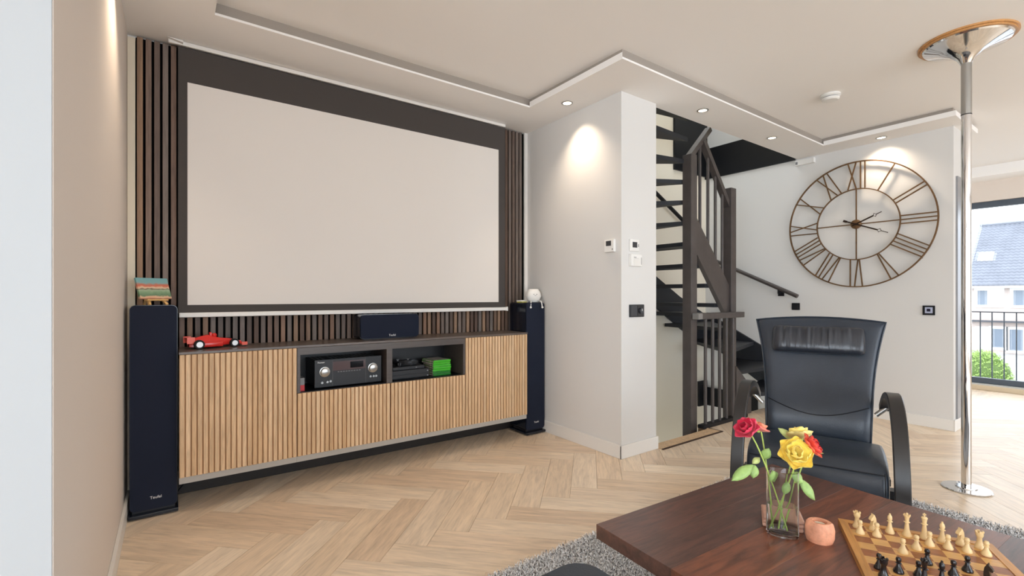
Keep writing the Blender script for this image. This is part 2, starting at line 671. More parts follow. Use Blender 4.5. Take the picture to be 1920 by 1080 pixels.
# skirting boards
b = newbm()
bx(b, -0.19, -0.176, 1.292, 3.2, 0.0, 0.085, bev=0.003)
struct('baseboard_left', b, TRIMW, 'white skirting board along the left wall', 'skirting board')
b = newbm()
bx(b, 2.446, 2.46, 2.146, 3.2, 0.0, 0.09, bev=0.003)
bx(b, 2.446, 2.842, 2.146, 2.158, 0.0, 0.09, bev=0.003)
struct('baseboard_pillar', b, TRIMW, 'white skirting board around the wall block with thermostats', 'skirting board')
b = newbm()
bx(b, 5.136, 5.15, 1.012, 2.2, 0.0, 0.09, bev=0.003)
bx(b, 5.136, 5.5, 1.010, 1.024, 0.0, 0.09, bev=0.003)
struct('baseboard_clock', b, TRIMW, 'white skirting board below the clock wall', 'skirting board')
b = newbm()
bx(b, 7.66, 7.70, -5.0, 2.158, 0.0, 0.055, bev=0.003)
struct('baseboard_window', b, mat('sill_beige', lin(206, 190, 164), 0.5), 'beige skirting under the street window', 'skirting board')

# street window
ANTH = mat('anthracite_frame', lin(78, 88, 100), 0.4, spec=0.5)
GLASS = mat('window_glass', (1, 1, 1, 1), 0.0, trans=1.0, ior=1.02, spec=0.1, alpha=0.12)
b = newbm()
bx(b, 7.7, 7.95, -5.2, -1.45, 0.0, 2.6)
bx(b, 7.7, 7.95, 1.72, 2.3, 0.0, 2.6)
bx(b, 7.7, 7.95, -1.45, 1.72, 2.20, 2.6)
bx(b, 7.7, 7.95, -1.45, 1.72, -0.2, 0.055)
struct('wall_street', b, WALLW, 'outer wall around the street window', 'wall')
b = newbm()
bx(b, 7.74, 7.80, -1.45, 1.72, 2.13, 2.20, bev=0.004)
bx(b, 7.74, 7.80, -1.45, 1.72, 0.07, 0.135, bev=0.004)
bx(b, 7.74, 7.80, -1.45, -1.39, 0.135, 2.13, bev=0.004)
bx(b, 7.74, 7.80, 1.66, 1.72, 0.135, 2.13, bev=0.004)
bx(b, 7.74, 7.80, 0.10, 0.16, 0.135, 2.13, bev=0.004)
w1 = struct('window_1', b, ANTH, 'tall anthracite framed street window', 'window')
for y0, y1 in ((-1.39, 0.10), (0.16, 1.66)):
    b = newbm()
    bx(b, 7.765, 7.773, y0, y1, 0.135, 2.13)
    obj('pane', b, GLASS, w1)
b = newbm()
bx(b, 7.705, 7.745, -1.45, 1.72, 0.055, 0.07)
obj('window_sill', b, mat('sill_aluminium', lin(196, 198, 198), 0.35), w1)

t = thing('balcony_railing', 'dark metal railing of thin upright bars outside the street window', 'railing', (7.9, 0.13, 0.02))
b = newbm(); bar(b, (0, -1.55, 0.885), (0, 1.55, 0.885), 0.012, 0.04); obj('top_rail', b, ANTH, t)
b = newbm(); bar(b, (0, -1.55, 0.085), (0, 1.55, 0.085), 0.012, 0.03); obj('bottom_rail', b, ANTH, t)
b = newbm(); tube(b, [(0, 0, 0.09), (0, 0, 0.88)], 0.006, 8); me = mesh_of(b, 'bar', 30)
for i in range(31):
    put('bar', me, ANTH, t, (0, -1.5 + 0.1 * i, 0))

# ================================================================== outdoors
b = newbm()
bx(b, 8.2, 90, -60, 60, -3.4, -3.2)
g = struct('ground', b, mat('street_paving', lin(168, 166, 164), 0.9, noise=(0.6, 0.15, (1, 1, 1))), 'pale street paving far below the window', 'ground')


def house():
    BR = mat('pale_brick', lin(198, 184, 177), 0.9, noise=(3, 0.12, (1, 1, 4)))
    ROOF = mat('grey_roof_tile', lin(126, 130, 140), 0.6, noise=(1.2, 0.12, (1, 1, 1)))
    WF = mat('house_white_frame', lin(240, 240, 240), 0.5)
    GP = mat('house_pane', lin(120, 132, 146), 0.1, spec=0.6)
    GC = mat('house_curtain_pane', lin(214, 220, 224), 0.3)
    DK = mat('house_dark_band', lin(80, 82, 88), 0.6)
    X0 = 50.0
    t = thing('terraced_house', 'pale brick house with grey tiled roof across the street', 'house', (X0, 6, -3.2))
    b = newbm(); bx(b, 0, 8, -16, 3.1, 0, 5.25); obj('wall', b, BR, t)
    # roof: rows of waved tiles
    rows, pitch = 22, 0.27
    b = newbm()
    y0, y1 = -16.2, 3.25
    nseg = int((y1 - y0) / (pitch / 4))
    for r in range(rows):
        f0, f1 = r / rows, (r + 1.12) / rows
        a = []; c = []
        for i in range(nseg + 1):
            y = y0 + (y1 - y0) * i / nseg
            wv = 0.035 * math.cos(2 * PI * (y - y0) / pitch)
            a.append(b.verts.new((-0.55 + 5.3 * f0, y, 5.05 + 5.0 * f0 + 0.14 + wv)))
            c.append(b.verts.new((-0.55 + 5.3 * f1, y, 5.05 + 5.0 * f1 + 0.03 + wv)))
        low = [b.verts.new((v.co.x, v.co.y, v.co.z - 0.14)) for v in a]
        for i in range(nseg):
            b.faces.new((a[i], a[i + 1], c[i + 1], c[i]))
            b.faces.new((low[i], low[i + 1], a[i + 1], a[i]))
    o = obj('roof_tiles', b, ROOF, t, smooth=60); o['kind'] = 'stuff'
    b = newbm(); prism(b, [(-0.6, 5.0), (4.8, 10.1), (10.2, 5.0)], -3.15, 16.1, Matrix.Rotation(PI / 2, 4, 'X')); obj('roof', b, DK, t)
    b = newbm(); tube(b, [(4.75, y0, 10.15), (4.75, y1, 10.15)], 0.16, 8); obj('ridge', b, ROOF, t)
    b = newbm(); bx(b, -0.62, -0.3, -16.2, 3.25, 4.86, 5.02); obj('gutter', b, WF, t)
    b = newbm(); box(b, (1.75, 2.4, 7.36), (1.0, 0.85, 0.08), rot=Matrix.Rotation(-math.atan2(5.0, 5.3), 4, 'Y')); o = obj('skylight', b, WF, t)

    def win(y0, y1, z0, z1, panes):
        w = newbm()
        f = 0.09
        ys = [y0] + [y0 + (y1 - y0) * p for p in panes] + [y1]
        for y in ys:
            bx(w, -0.09, 0.05, y - f, y + f, z0 - f, z1 + f)
        bx(w, -0.088, 0.05, y0, y1, z0 - f, z0 + f)
        bx(w, -0.088, 0.05, y0, y1, z1 - f, z1 + f)
        o = obj('window', w, WF, t)
        for i in range(len(ys) - 1):
            p = newbm()
            bx(p, -0.03, 0.02, ys[i] + f, ys[i + 1] - f, z0 + f, z1 - f)
            obj('pane', p, GC if (i + len(panes)) % 2 else GP, o)
    win(1.22, 2.66, 3.50, 4.78, [0.5])
    win(-0.75, 0.76, 3.50, 4.78, [0.5])
    win(-3.4, -1.9, 3.50, 4.78, [0.5])
    win(1.02, 1.86, 0.35, 1.92, [])
    win(0.1, 0.95, 0.2, 1.92, [])
    win(-3.4, -0.9, 0.5, 1.92, [0.35, 0.7])
    b = newbm(); bx(b, -0.08, 0.05, 2.0, 2.72, 0.0, 1.95); o = obj('door', b, WF, t)
    b = newbm(); bx(b, -0.5, 0.02, -16, 3.1, 2.32, 2.44); obj('canopy', b, DK, t)


house()


def hedge(name, label, loc, rx, ry, rz, n, seed):
    rnd = random.Random(seed)
    t = thing(name, label, 'bush', loc)
    b = newbm()
    for i in range(n):
        th, ph = rnd.uniform(0, 2 * PI), math.acos(rnd.uniform(-0.2, 1))
        k = rnd.uniform(0.86, 1.04)
        p = Vector((rx * k * math.sin(ph) * math.cos(th), ry * k * math.sin(ph) * math.sin(th), rz * k * max(0.02, math.cos(ph))))
        s = rnd.uniform(0.06, 0.11)
        d = Vector((rnd.uniform(-1, 1), rnd.uniform(-1, 1), rnd.uniform(-.3, 1))).normalized()
        e = d.orthogonal().normalized() * s * 0.45
        v = [b.verts.new(p), b.verts.new(p + d * s * 0.5 + e), b.verts.new(p + d * s), b.verts.new(p + d * s * 0.5 - e)]
        b.faces.new(v)
    o = obj('foliage', b, mat('hedge_leaf', lin(150, 178, 96), 0.6, noise=(5, 0.4, (1, 1, 1))), t)
    o['kind'] = 'stuff'
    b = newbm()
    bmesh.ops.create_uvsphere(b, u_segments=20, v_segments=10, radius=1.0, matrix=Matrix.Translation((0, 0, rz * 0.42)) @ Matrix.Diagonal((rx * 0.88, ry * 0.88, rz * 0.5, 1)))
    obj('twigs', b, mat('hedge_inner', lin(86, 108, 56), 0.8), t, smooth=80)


hedge('front_garden_hedge', 'rounded light green hedge in the garden below the street window', (30, 5.0, -3.2), 1.0, 1.05, 1.75, 5200, 3)

# ================================================================== media wall
FELT = mat('black_felt', lin(14, 13, 13), 0.95, spec=0.05)
t = thing('wood_slat_panel', 'wall panel of dark brown upright wood slats behind the projection screen', 'wall panel', (0, 3.215, 0.0))
b = newbm(); bx(b, -0.155, 2.425, -0.012, 0.0, 0.13, 2.47); obj('felt_backing', b, FELT, t)
b = newbm(); bx(b, -0.0125, 0.0125, -0.030, -0.012, 0.13, 2.47, bev=0.0015, seg=1); me = mesh_of(b, 'slat')
for i in range(70):
    put('slat', me, SLATD, t, (-0.137 + 0.0365 * i, 0, 0))
b = newbm(); bx(b, -0.188, -0.156, 3.175, 3.2185, 0.0, 2.455)
o = struct('trim_2', b, CREAM, 'narrow cream upright strip in the corner beside the dark slats', 'trim')
b = newbm(); bx(b, 2.426, 2.4585, 3.19, 3.2185, 0.0, 2.478)
o = struct('trim_3', b, TRIMW, 'narrow white upright strip at the right end of the dark slats', 'trim')

b = newbm(); bx(b, -0.155, 2.425, 3.2, 3.2185, 0.0, 0.128, bev=0.003)
struct('shade_strip_back', b, mat('painted_shade_dark', lin(40, 35, 32), 0.6), 'dark strip painted as the shade under the floating cabinets', 'skirting board')  # dark strip added as painted shade beneath the floating cabinets

# projection screen
SBLK = mat('screen_black_cloth', lin(74, 70, 68), 0.8, spec=0.15)
SWHT = mat('screen_white_cloth', lin(222, 217, 212), 0.85, spec=0.1)
t = thing('projection_screen', 'large white projection screen with black border hanging in front of dark slats', 'projection screen', (1.1, 3.125, 0.985))
b = newbm(); bx(b, -1.072, 1.078, -0.0015, 0.0015, 0.02, 1.462); obj('black_border', b, SBLK, t)
b = newbm(); bx(b, -1.030, 1.014, -0.0035, -0.0016, 0.064, 1.276); obj('white_surface', b, SWHT, t)
b = newbm(); bx(b, -1.068, 1.09, -0.012, 0.012, -0.004, 0.022, bev=0.004); o = obj('bottom_bar', b, TRIMW, t)
b = newbm(); bx(b, 1.088, 1.10, -0.014, 0.014, -0.008, 0.026, bev=0.003); obj('end_cap', b, WHITEP, t)
b = newbm(); bx(b, -1.115, 1.08, -0.006, 0.012, 1.470, 1.492, bev=0.002); obj('ceiling_slot', b, TRIMW, t)
b = newbm(); prism(b, [(-0.02, 0.0), (0.05, -0.012), (0.05, 0.0)], -0.02, 0.02, Matrix.Translation((-1.10, -0.01, 1.487)) @ Matrix.Rotation(PI / 2, 4, 'X')); obj('slot_bracket', b, TRIMW, t)

# media cabinets: four bays, slatted oak fronts
CARC = mat('carcass_grey', lin(172, 168, 162), 0.5)
DKC = mat('dark_carcass', lin(80, 73, 70), 0.35, noise=(4, 0.15, (1, 12, 12)))
INB = mat('carcass_inside', lin(17, 18, 21), 0.4)
YF, YB = 2.885, 3.18
Z0, Z1 = 0.187, 0.803
XB = [0.030, 0.577, 1.127, 1.673, 2.222]


def slat_front(parent, name, x0, x1, z0, z1, n=22):
    b = newbm()
    bx(b, x0 + 0.001, x1 - 0.001, YF + 0.009, YF + 0.022, z0, z1)
    d = obj(name, b, mat('front_backing', lin(172, 130, 90), 0.6) if 'front_backing' not in MATS else MATS['front_backing'], parent)
    p = (x1 - x0) / n
    s = newbm()
    bx(s, -p * 0.385, p * 0.385, -0.0005, 0.0095, z0, z1, bev=0.0015, seg=1)
    me = mesh_of(s, 'slat')
    for i in range(n):
        put('slat', me, OAK, d, (x0 + p * (i + 0.5), YF, 0))
    return d


for k, (x0, x1, lab) in enumerate(((XB[0], XB[1], 'floating oak slat cabinet beside the left tower speaker'),
                                   (XB[3], XB[4], 'floating oak slat cabinet beside the right tower speaker'))):
    t = thing('media_cabinet', lab, 'cabinet', (0, 0, 0), 0, 'oak slat cabinets of the media wall')
    b = newbm(); bx(b, x0, x1, YF + 0.024, YB, Z0 + 0.0, Z1 - 0.02); obj('body', b, CARC, t)
    b = newbm(); bx(b, x0, x1, YF + 0.012, YB, Z0 - 0.034, Z0 - 0.001); obj('bottom_board', b, CARC, t)
    slat_front(t, 'door', x0, x1, Z0, Z1 - 0.001)

t = thing('media_cabinet', 'wide floating cabinet with two open dark compartments above slatted oak drawers', 'cabinet', (0, 0, 0), 0, 'oak slat cabinets of the media wall')
ZSH = 0.548
xa, xb_ = XB[1] + 0.001, XB[3] - 0.001
b = newbm(); bx(b, xa, xb_, YF + 0.024, YB, Z0, ZSH - 0.012); obj('body', b, CARC, t)
b = newbm(); bx(b, xa, xb_, YF + 0.012, YB, Z0 - 0.034, Z0 - 0.001); obj('bottom_board', b, CARC, t)
b = newbm(); bx(b, xa, xb_, YF + 0.002, YB, 0.762, Z1 - 0.001); obj('top_board', b, DKC, t)
b = newbm(); bx(b, xa, xa + 0.016, YF + 0.002, YB, ZSH, 0.762); obj('side_board', b, DKC, t)
b = newbm(); bx(b, xb_ - 0.016, xb_, YF + 0.002, YB, ZSH, 0.762); obj('side_board', b, DKC, t)
b = newbm(); bx(b, 1.102, 1.139, YF + 0.002, YB, ZSH, 0.762); obj('divider', b, DKC, t)
b = newbm(); bx(b, xa, xb_, YF + 0.012, YB, ZSH - 0.012, ZSH); obj('shelf', b, INB, t)
b = newbm(); bx(b, xa, xb_, YB - 0.006, YB, ZSH, 0.762); obj('back_board', b, INB, t)
slat_front(t, 'drawer', XB[1] + 0.001, XB[2] - 0.0015, Z0, ZSH - 0.004)
slat_front(t, 'drawer', XB[2] + 0.0015, XB[3] - 0.001, Z0, ZSH - 0.004)

b = newbm(); bx(b, XB[0] - 0.002, XB[4] + 0.002, YF, 3.184, Z1, Z1 + 0.014, bev=0.002)
tag(obj('cabinet_worktop', b, WORKT), 'long thin dark worktop lying across the oak slat cabinets', 'worktop')
ZW = Z1 + 0.014

# loudspeakers
SPK = mat('speaker_gloss_black', lin(20, 26, 38), 0.16, spec=0.6)
GRL = mat('speaker_grille_cloth', lin(34, 39, 53), 0.85, spec=0.15, bump=(900, 0.2, (1, 1, 1)))
SILV = mat('silver_print', lin(235, 235, 235), 0.4)


def tower(name, label, x0, x1, yf, yb, h):
    cx_ = (x0 + x1) / 2
    w = x1 - x0
    t = thing(name, label, 'loudspeaker', (cx_, yf, 0), 0, 'tall black tower speakers')
    RX = Matrix.Rotation(PI / 2, 4, 'X')
    b = newbm(); prism(b, [(x, y + (h + 0.035) / 2) for x, y in rrect(w, h - 0.035, 0.022)], -(yb - yf), -0.012, RX); obj('cabinet', b, SPK, t, smooth=35)
    b = newbm(); prism(b, [(x, y + (h + 0.037) / 2) for x, y in rrect(w - 0.004, h - 0.041, 0.022)], -0.012, 0.0, RX); obj('grille', b, GRL, t, smooth=35)
    b = newbm(); bx(b, -w / 2 - 0.006, w / 2 + 0.004, -0.012, yb - yf + 0.0, 0.006, 0.024, bev=0.004); obj('base_plate', b, SPK, t)
    b = newbm(); bx(b, -w / 2 + 0.01, w / 2 - 0.01, 0.02, yb - yf - 0.03, 0.022, 0.038); obj('plinth', b, DARKP, t)
    for sx in (-1, 1):
        for yy in (0.02, yb - yf - 0.03):
            b = newbm(); lathe(b, [(0.012, 0), (0.012, 0.007)], 10, (sx * (w / 2 - 0.03), yy, 0)); obj('foot', b, DARKP, t)
    text_obj('badge', 'Teufel', 0.019, SILV, t, (0.008, -0.0006, 0.095), (PI / 2, 0, 0))


tower('tower_speaker', 'tall black tower speaker against the left wall with a small painting on top', -0.168, 0.024, 2.955, 3.165, 1.052)
tower('tower_speaker', 'tall black tower speaker against the right wall with a white figurine on top', 2.258, 2.442, 2.945, 3.165, 1.045)

t = thing('center_speaker', 'wide low black center speaker on the dark worktop below the screen', 'loudspeaker', (1.176, 3.005, ZW))
RX = Matrix.Rotation(PI / 2, 4, 'X')
b = newbm(); prism(b, [(x, y + 0.0815) for x, y in rrect(0.404, 0.158, 0.024)], -0.145, -0.012, RX); obj('cabinet', b, SPK, t, smooth=35)
b = newbm(); prism(b, [(x, y + 0.0815) for x, y in rrect(0.398, 0.152, 0.024)], -0.012, 0.0, RX); obj('grille', b, GRL, t, smooth=35)
b = newbm(); bx(b, -0.17, 0.17, 0.02, 0.13, 0.0, 0.005); obj('foot_pad', b, DARKP, t)
text_obj('badge', 'Teufel', 0.019, SILV, t, (0.01, -0.0006, 0.022), (PI / 2, 0, 0))

# receiver
t = thing('av_receiver', 'black audio receiver with two round silver knobs in the open compartment', 'receiver', (0.884, 2.935, ZSH))
b = newbm(); bx(b, -0.2, 0.2, 0.012, 0.235, 0.012, 0.165, bev=0.003); obj('case', b, DARKP, t)
b = newbm(); bx(b, -0.203, 0.203, 0.0, 0.012, 0.006, 0.172, bev=0.003); fp = obj('front_panel', b, DARKP, t)
for sx in (-0.16, 0.16):
    for yy in (0.04, 0.19):
        b = newbm(); lathe(b, [(0.016, 0), (0.018, 0.012)], 12, (sx, yy, 0)); obj('foot', b, DARKP, t)
for sx in (-0.145, 0.145):
    b = newbm()
    lathe(b, [(0.030, 0), (0.030, 0.004), (0.026, 0.005), (0.025, 0.020), (0.022, 0.022), (0.0, 0.0215)], 28)
    obj('knob', b, STEEL, t, (sx, 0.0, 0.098), (PI / 2, 0, 0), smooth=40)
b = newbm(); bx(b, -0.098, 0.098, -0.0012, 0.0, 0.1, 0.155); obj('display_glass', b, mat('display_smoke', lin(88, 74, 76), 0.12, spec=0.6), t)
b = newbm(); bx(b, 0.005, 0.085, -0.002, -0.0012, 0.11, 0.148); obj('display', b, mat('display_black', lin(10, 10, 14), 0.1), t)
b = newbm(); bx(b, -0.1, -0.099, -0.0015, 0.0, 0.012, 0.165); bx(b, 0.1, 0.101, -0.0015, 0.0, 0.012, 0.165); obj('panel_line', b, GREYP, t)
b = newbm()
for i in range(9):
    bx(b, -0.07 + 0.016 * i, -0.06 + 0.016 * i, -0.002, 0.0, 0.0895, 0.0935)
obj('button_row', b, GREYP, t)
for x, z in ((-0.16, 0.035), (-0.13, 0.037), (-0.112, 0.04), (0.13, 0.045), (0.15, 0.045), (0.166, 0.045)):
    b = newbm(); lathe(b, [(0.007, 0), (0.0065, 0.006), (0, 0.006)], 14); obj('button', b, STEEL, t, (x, 0, z), (PI / 2, 0, 0))
for i in range(15):
    x = -0.185 + 0.0255 * i
    if 3 == i:
        continue
    b = newbm(); bx(b, x - 0.004, x + 0.004, 0.03, 0.20, 0.165, 0.1668); obj('vent', b, mat('vent_grey', lin(150, 152, 154), 0.4) if 'vent_grey' not in MATS else MATS['vent_grey'], t)
text_obj('brand_print', 'Pioneer', 0.013, SILV, t, (-0.165, -0.0006, 0.155), (PI / 2, 0, 0))

t = thing('media_box', 'small upright grey box with a red lower half beside the receiver', 'box', (0.613, 2.93, ZSH))
b = newbm(); bx(b, -0.013, 0.013, 0, 0.10, 0.034, 0.075, bev=0.001); obj('upper_half', b, GREYP, t)
b = newbm(); bx(b, -0.013, 0.013, 0, 0.10, 0.0, 0.034, bev=0.001); obj('lower_half', b, mat('signal_red', lin(190, 40, 48), 0.4), t)

# game console, controller, game cases
t = thing('game_console', 'flat black game console box in the right open compartment', 'game console', (1.285, 2.935, ZSH))
b = newbm(); bx(b, -0.13, 0.135, 0, 0.225, 0.006, 0.062, bev=0.004); obj('case', b, DARKP, t)
b = newbm(); bx(b, -0.12, 0.125, -0.0015, 0.002, 0.030, 0.033); obj('slot', b, BLACKP, t)
b = newbm(); bx(b, 0.118, 0.126, -0.002, 0.0, 0.012, 0.018); bx(b, 0.118, 0.126, -0.002, 0.0, 0.044, 0.05); obj('button', b, STEEL, t)
b = newbm(); bx(b, -0.11, 0.115, 0.02, 0.2, 0.0, 0.006); obj('foot_pad', b, BLACKP, t)
t = thing('set_top_box', 'thin black box lying on the game console', 'box', (1.275, 2.945, ZSH + 0.062))
b = newbm(); bx(b, -0.11, 0.115, 0, 0.18, 0.0, 0.022, bev=0.003); obj('case', b, DARKP, t)
b = newbm(); bx(b, 0.05, 0.06, -0.0012, 0.0, 0.008, 0.014); obj('light', b, GREYP, t)
t = thing('game_controller', 'black game controller resting on top of the thin black box', 'controller', (1.275, 3.02, ZSH + 0.084), 0.3)
pts = [(-0.05, 0.035), (0.05, 0.035), (0.075, 0.01), (0.085, -0.045), (0.072, -0.055), (0.05, -0.03), (0.035, -0.018), (-0.035, -0.018), (-0.05, -0.03), (-0.072, -0.055), (-0.085, -0.045), (-0.075, 0.01)]
b = newbm(); prism(b, pts, 0.0, 0.032); bmesh.ops.bevel(b, geom=b.edges[:], offset=0.008, segments=2, affect='EDGES'); obj('shell', b, DARKP, t, smooth=50)
for x, y in ((-0.045, 0.012), (0.025, -0.008)):
    b = newbm(); lathe(b, [(0.006, 0), (0.006, 0.008), (0.011, 0.010), (0.011, 0.013), (0, 0.012)], 14, (x, y, 0.03)); obj('thumbstick', b, GREYP, t, smooth=40)
GRN = mat('case_green', lin(64, 176, 40), 0.25, spec=0.5)
GRN2 = mat('case_green_dark', lin(34, 120, 40), 0.25, spec=0.5)
COVER = mat('cover_print', lin(196, 186, 176), 0.3, noise=(40, 0.55, (1, 1, 1)))
labs = ['lowest', 'second from bottom', 'third from bottom', 'fourth from bottom', 'fifth from bottom', 'sixth from bottom', 'topmost']
for i in range(7):
    t = thing('game_case', 'green plastic game case, %s of the stack in the right compartment' % labs[i], 'game case',
              (1.523 + random.uniform(-0.003, 0.003), 2.945 + random.uniform(-0.003, 0.003), ZSH + 0.0153 * i), random.uniform(-0.05, 0.05), 'stack of green game cases')
    b = newbm(); bx(b, -0.068, 0.068, 0, 0.17, 0.0, 0.0148, bev=0.003); obj('box', b, GRN2 if i < 2 else GRN, t)
    b = newbm(); bx(b, -0.063, 0.06, 0.004, 0.166, 0.0145, 0.0151); bx(b, -0.0684, -0.0675, 0.004, 0.166, 0.002, 0.0128); obj('cover_sleeve', b, COVER, t)

# race car toy
RED = mat('race_red', lin(205, 42, 36), 0.22, spec=0.6)
RED2 = mat('race_red_light', lin(224, 92, 72), 0.3)
TYRE = mat('tyre_rubber', lin(20, 20, 22), 0.7)
RIM = mat('wheel_silver', lin(200, 200, 200), 0.35, metal=0.5)
t = thing('toy_race_car', 'red toy racing car with silver wheels on the dark worktop', 'toy car', (0.185, 3.055, ZW), 0.18)
b = newbm()
sec = [(-0.115, 0.018, 0.010, 0.050), (-0.085, 0.028, 0.010, 0.058), (-0.03, 0.030, 0.010, 0.072), (0.0, 0.030, 0.010, 0.060), (0.03, 0.022, 0.012, 0.052), (0.075, 0.014, 0.014, 0.046), (0.125, 0.009, 0.012, 0.030), (0.14, 0.006, 0.014, 0.024)]
rings = []
for x, hw, z0, z1 in sec:
    rings.append([b.verts.new((x, y * hw, z0 + (z1 - z0) * f)) for y, f in ((-1, 0), (1, 0), (1, 0.45), (0.45, 1), (-0.45, 1), (-1, 0.45))])
for r0, r1 in zip(rings[:-1], rings[1:]):
    for j in range(6):
        b.faces.new((r0[j], r0[(j + 1) % 6], r1[(j + 1) % 6], r1[j]))
b.faces.new(rings[0]); b.faces.new(rings[-1])
obj('body', b, RED, t, smooth=50)
for y in (-0.043, 0.043):
    b = newbm(); bx(b, -0.075, 0.035, y - 0.014, y + 0.014, 0.008, 0.036, bev=0.006); obj('side_pod', b, RED, t, smooth=50)
b = newbm(); bx(b, -0.125, -0.105, -0.042, 0.042, 0.052, 0.060); bx(b, -0.13, -0.095, -0.044, -0.041, 0.03, 0.064); bx(b, -0.13, -0.095, 0.041, 0.044, 0.03, 0.064); obj('rear_wing', b, RED2, t)
b = newbm(); bx(b, 0.128, 0.15, -0.06, 0.06, 0.010, 0.014); bx(b, 0.124, 0.152, -0.061, -0.058, 0.008, 0.026); bx(b, 0.124, 0.152, 0.058, 0.061, 0.008, 0.026); obj('front_wing', b, RED2, t)
b = newbm(); bmesh.ops.create_uvsphere(b, u_segments=14, v_segments=8, radius=0.013, matrix=Matrix.Translation((0.004, 0, 0.066))); obj('helmet', b, RED, t, smooth=80)
b = newbm(); bx(b, -0.02, -0.008, -0.008, 0.008, 0.062, 0.084, bev=0.003); obj('air_intake', b, RED, t)
for x, r in ((-0.078, 0.0245), (0.088, 0.023)):
    for s in (-1, 1):
        b = newbm(); lathe(b, [(r * 0.62, -0.011), (r * 0.92, -0.012), (r, -0.008), (r, 0.008), (r * 0.92, 0.012), (r * 0.62, 0.011)], 24, loop=True)
        w = obj('wheel', b, TYRE, t, (x, s * 0.054, r), (PI / 2, 0, 0), smooth=40)
        b = newbm(); lathe(b, [(r * 0.62, -0.0125), (r * 0.5, -0.009), (0.004, -0.010), (0.004, 0.010), (r * 0.5, 0.009), (r * 0.62, 0.0125)], 20); obj('rim', b, RIM, w)
    b = newbm(); tube(b, [(x, -0.05, r), (x, 0.05, r)], 0.002, 6); obj('axle', b, DARKP, t)

# small painting on an easel, on the left tower
m = bpy.data.materials.new('harbour_painting'); m.use_nodes = True
N, L = m.node_tree.nodes, m.node_tree.links
tc = N.new('ShaderNodeTexCoord'); sp = N.new('ShaderNodeSeparateXYZ'); nz = N.new('ShaderNodeTexNoise'); nz.inputs['Scale'].default_value = 45
L.new(tc.outputs['Object'], sp.inputs[0]); L.new(tc.outputs['Object'], nz.inputs['Vector'])
ma = N.new('ShaderNodeMath'); ma.operation = 'MULTIPLY_ADD'; ma.inputs[1].default_value = 0.022; L.new(nz.outputs['Fac'], ma.inputs[0]); L.new(sp.outputs['Z'], ma.inputs[2])
mr = N.new('ShaderNodeMapRange'); mr.inputs['From Min'].default_value = 0.011; mr.inputs['From Max'].default_value = 0.117; L.new(ma.outputs[0], mr.inputs['Value'])
cr = N.new('ShaderNodeValToRGB'); L.new(mr.outputs[0], cr.inputs['Fac'])
stops = [(0.0, lin(198, 140, 110)), (0.10, lin(206, 170, 140)), (0.16, lin(96, 122, 92)), (0.32, lin(120, 150, 116)), (0.45, lin(150, 168, 140)), (0.50, lin(92, 74, 60)), (0.56, lin(214, 190, 160)), (0.66, lin(196, 96, 70)), (0.74, lin(170, 120, 104)), (0.80, lin(120, 158, 158)), (1.0, lin(112, 160, 164))]
e = cr.color_ramp.elements
while len(e) < len(stops): e.new(0.5)
for i, (p, c) in enumerate(stops): e[i].position = p; e[i].color = c
L.new(cr.outputs[0], N['Principled BSDF'].inputs['Base Color']); N['Principled BSDF'].inputs['Roughness'].default_value = 0.6
t = thing('mini_painting', 'small harbour painting in teal and orange leaning on an easel', 'painting', (-0.066, 3.045, 1.052 + 0.031), 0.62)
b = newbm(); bx(b, -0.078, 0.078, -0.006, 0.006, 0.0, 0.112); o = obj('canvas', b, m, t, rot=(-0.34, 0.0, 0))
t = thing('mini_easel', 'tiny light wooden easel holding the small painting on the speaker', 'easel', (-0.066, 3.045, 1.052), 0.62)
for s in (-1, 1):
    b = newbm(); bar(b, (s * 0.044, -0.020, 0.0), (s * 0.034, 0.004, 0.030), 0.009, 0.012, (0, 1, 0)); obj('front_leg', b, BAMBOO, t)
    b = newbm(); bar(b, (s * 0.032, 0.012, 0.020), (s * 0.018, 0.042, 0.105), 0.006, 0.010, (0, 1, 0)); obj('upright', b, BAMBOO, t)
b = newbm(); bar(b, (0, 0.085, 0.0), (0, 0.046, 0.10), 0.007, 0.010, (0, 1, 0)); obj('rear_leg', b, BAMBOO, t)
b = newbm(); bx(b, -0.052, 0.052, -0.018, 0.010, 0.022, 0.030, bev=0.001); obj('ledge', b, BAMBOO, t)

# white figurine with dangling legs on the right tower
t = thing('white_figurine', 'small white round figurine sitting on the right speaker with dangling legs', 'figurine', (2.372, 3.0, 1.045), -0.35)
b = newbm(); lathe(b, [(0.0, 0.0), (0.035, 0.002), (0.052, 0.018), (0.066, 0.05), (0.060, 0.078), (0.044, 0.104), (0.036, 0.108), (0.0, 0.108)], 10, (0, 0, 0), 1.0, 0.75); obj('body', b, WHITEP, t, smooth=45)
for s in (-1, 1):
    b = newbm(); tube(b, [(s * 0.036, -0.03, 0.012), (s * 0.042, -0.062, 0.010), (s * 0.046, -0.072, -0.01), (s * 0.048, -0.073, -0.032)], 0.0045, 8); lg = obj('leg', b, WHITEP, t, smooth=60)
    b = newbm(); bmesh.ops.create_uvsphere(b, u_segments=12, v_segments=8, radius=0.011, matrix=Matrix.Translation((s * 0.049, -0.076, -0.038)) @ Matrix.Diagonal((0.85, 1.1, 0.8, 1))); obj('shoe', b, WHITEP, lg, smooth=80)
for x, z in ((-0.012, 0.066), (0.012, 0.066)):
    b = newbm(); bmesh.ops.create_uvsphere(b, u_segments=8, v_segments=6, radius=0.0035, matrix=Matrix.Translation((x, -0.0475, z))); obj('eye', b, GREYP, t)
b = newbm(); bx(b, -0.007, 0.007, -0.050, -0.046, 0.054, 0.0565); obj('mouth', b, GREYP, t)
t = thing('note_pad', 'small yellow and white pad lying beside the white figurine', 'note pad', (2.305, 3.07, 1.045), 0.2)
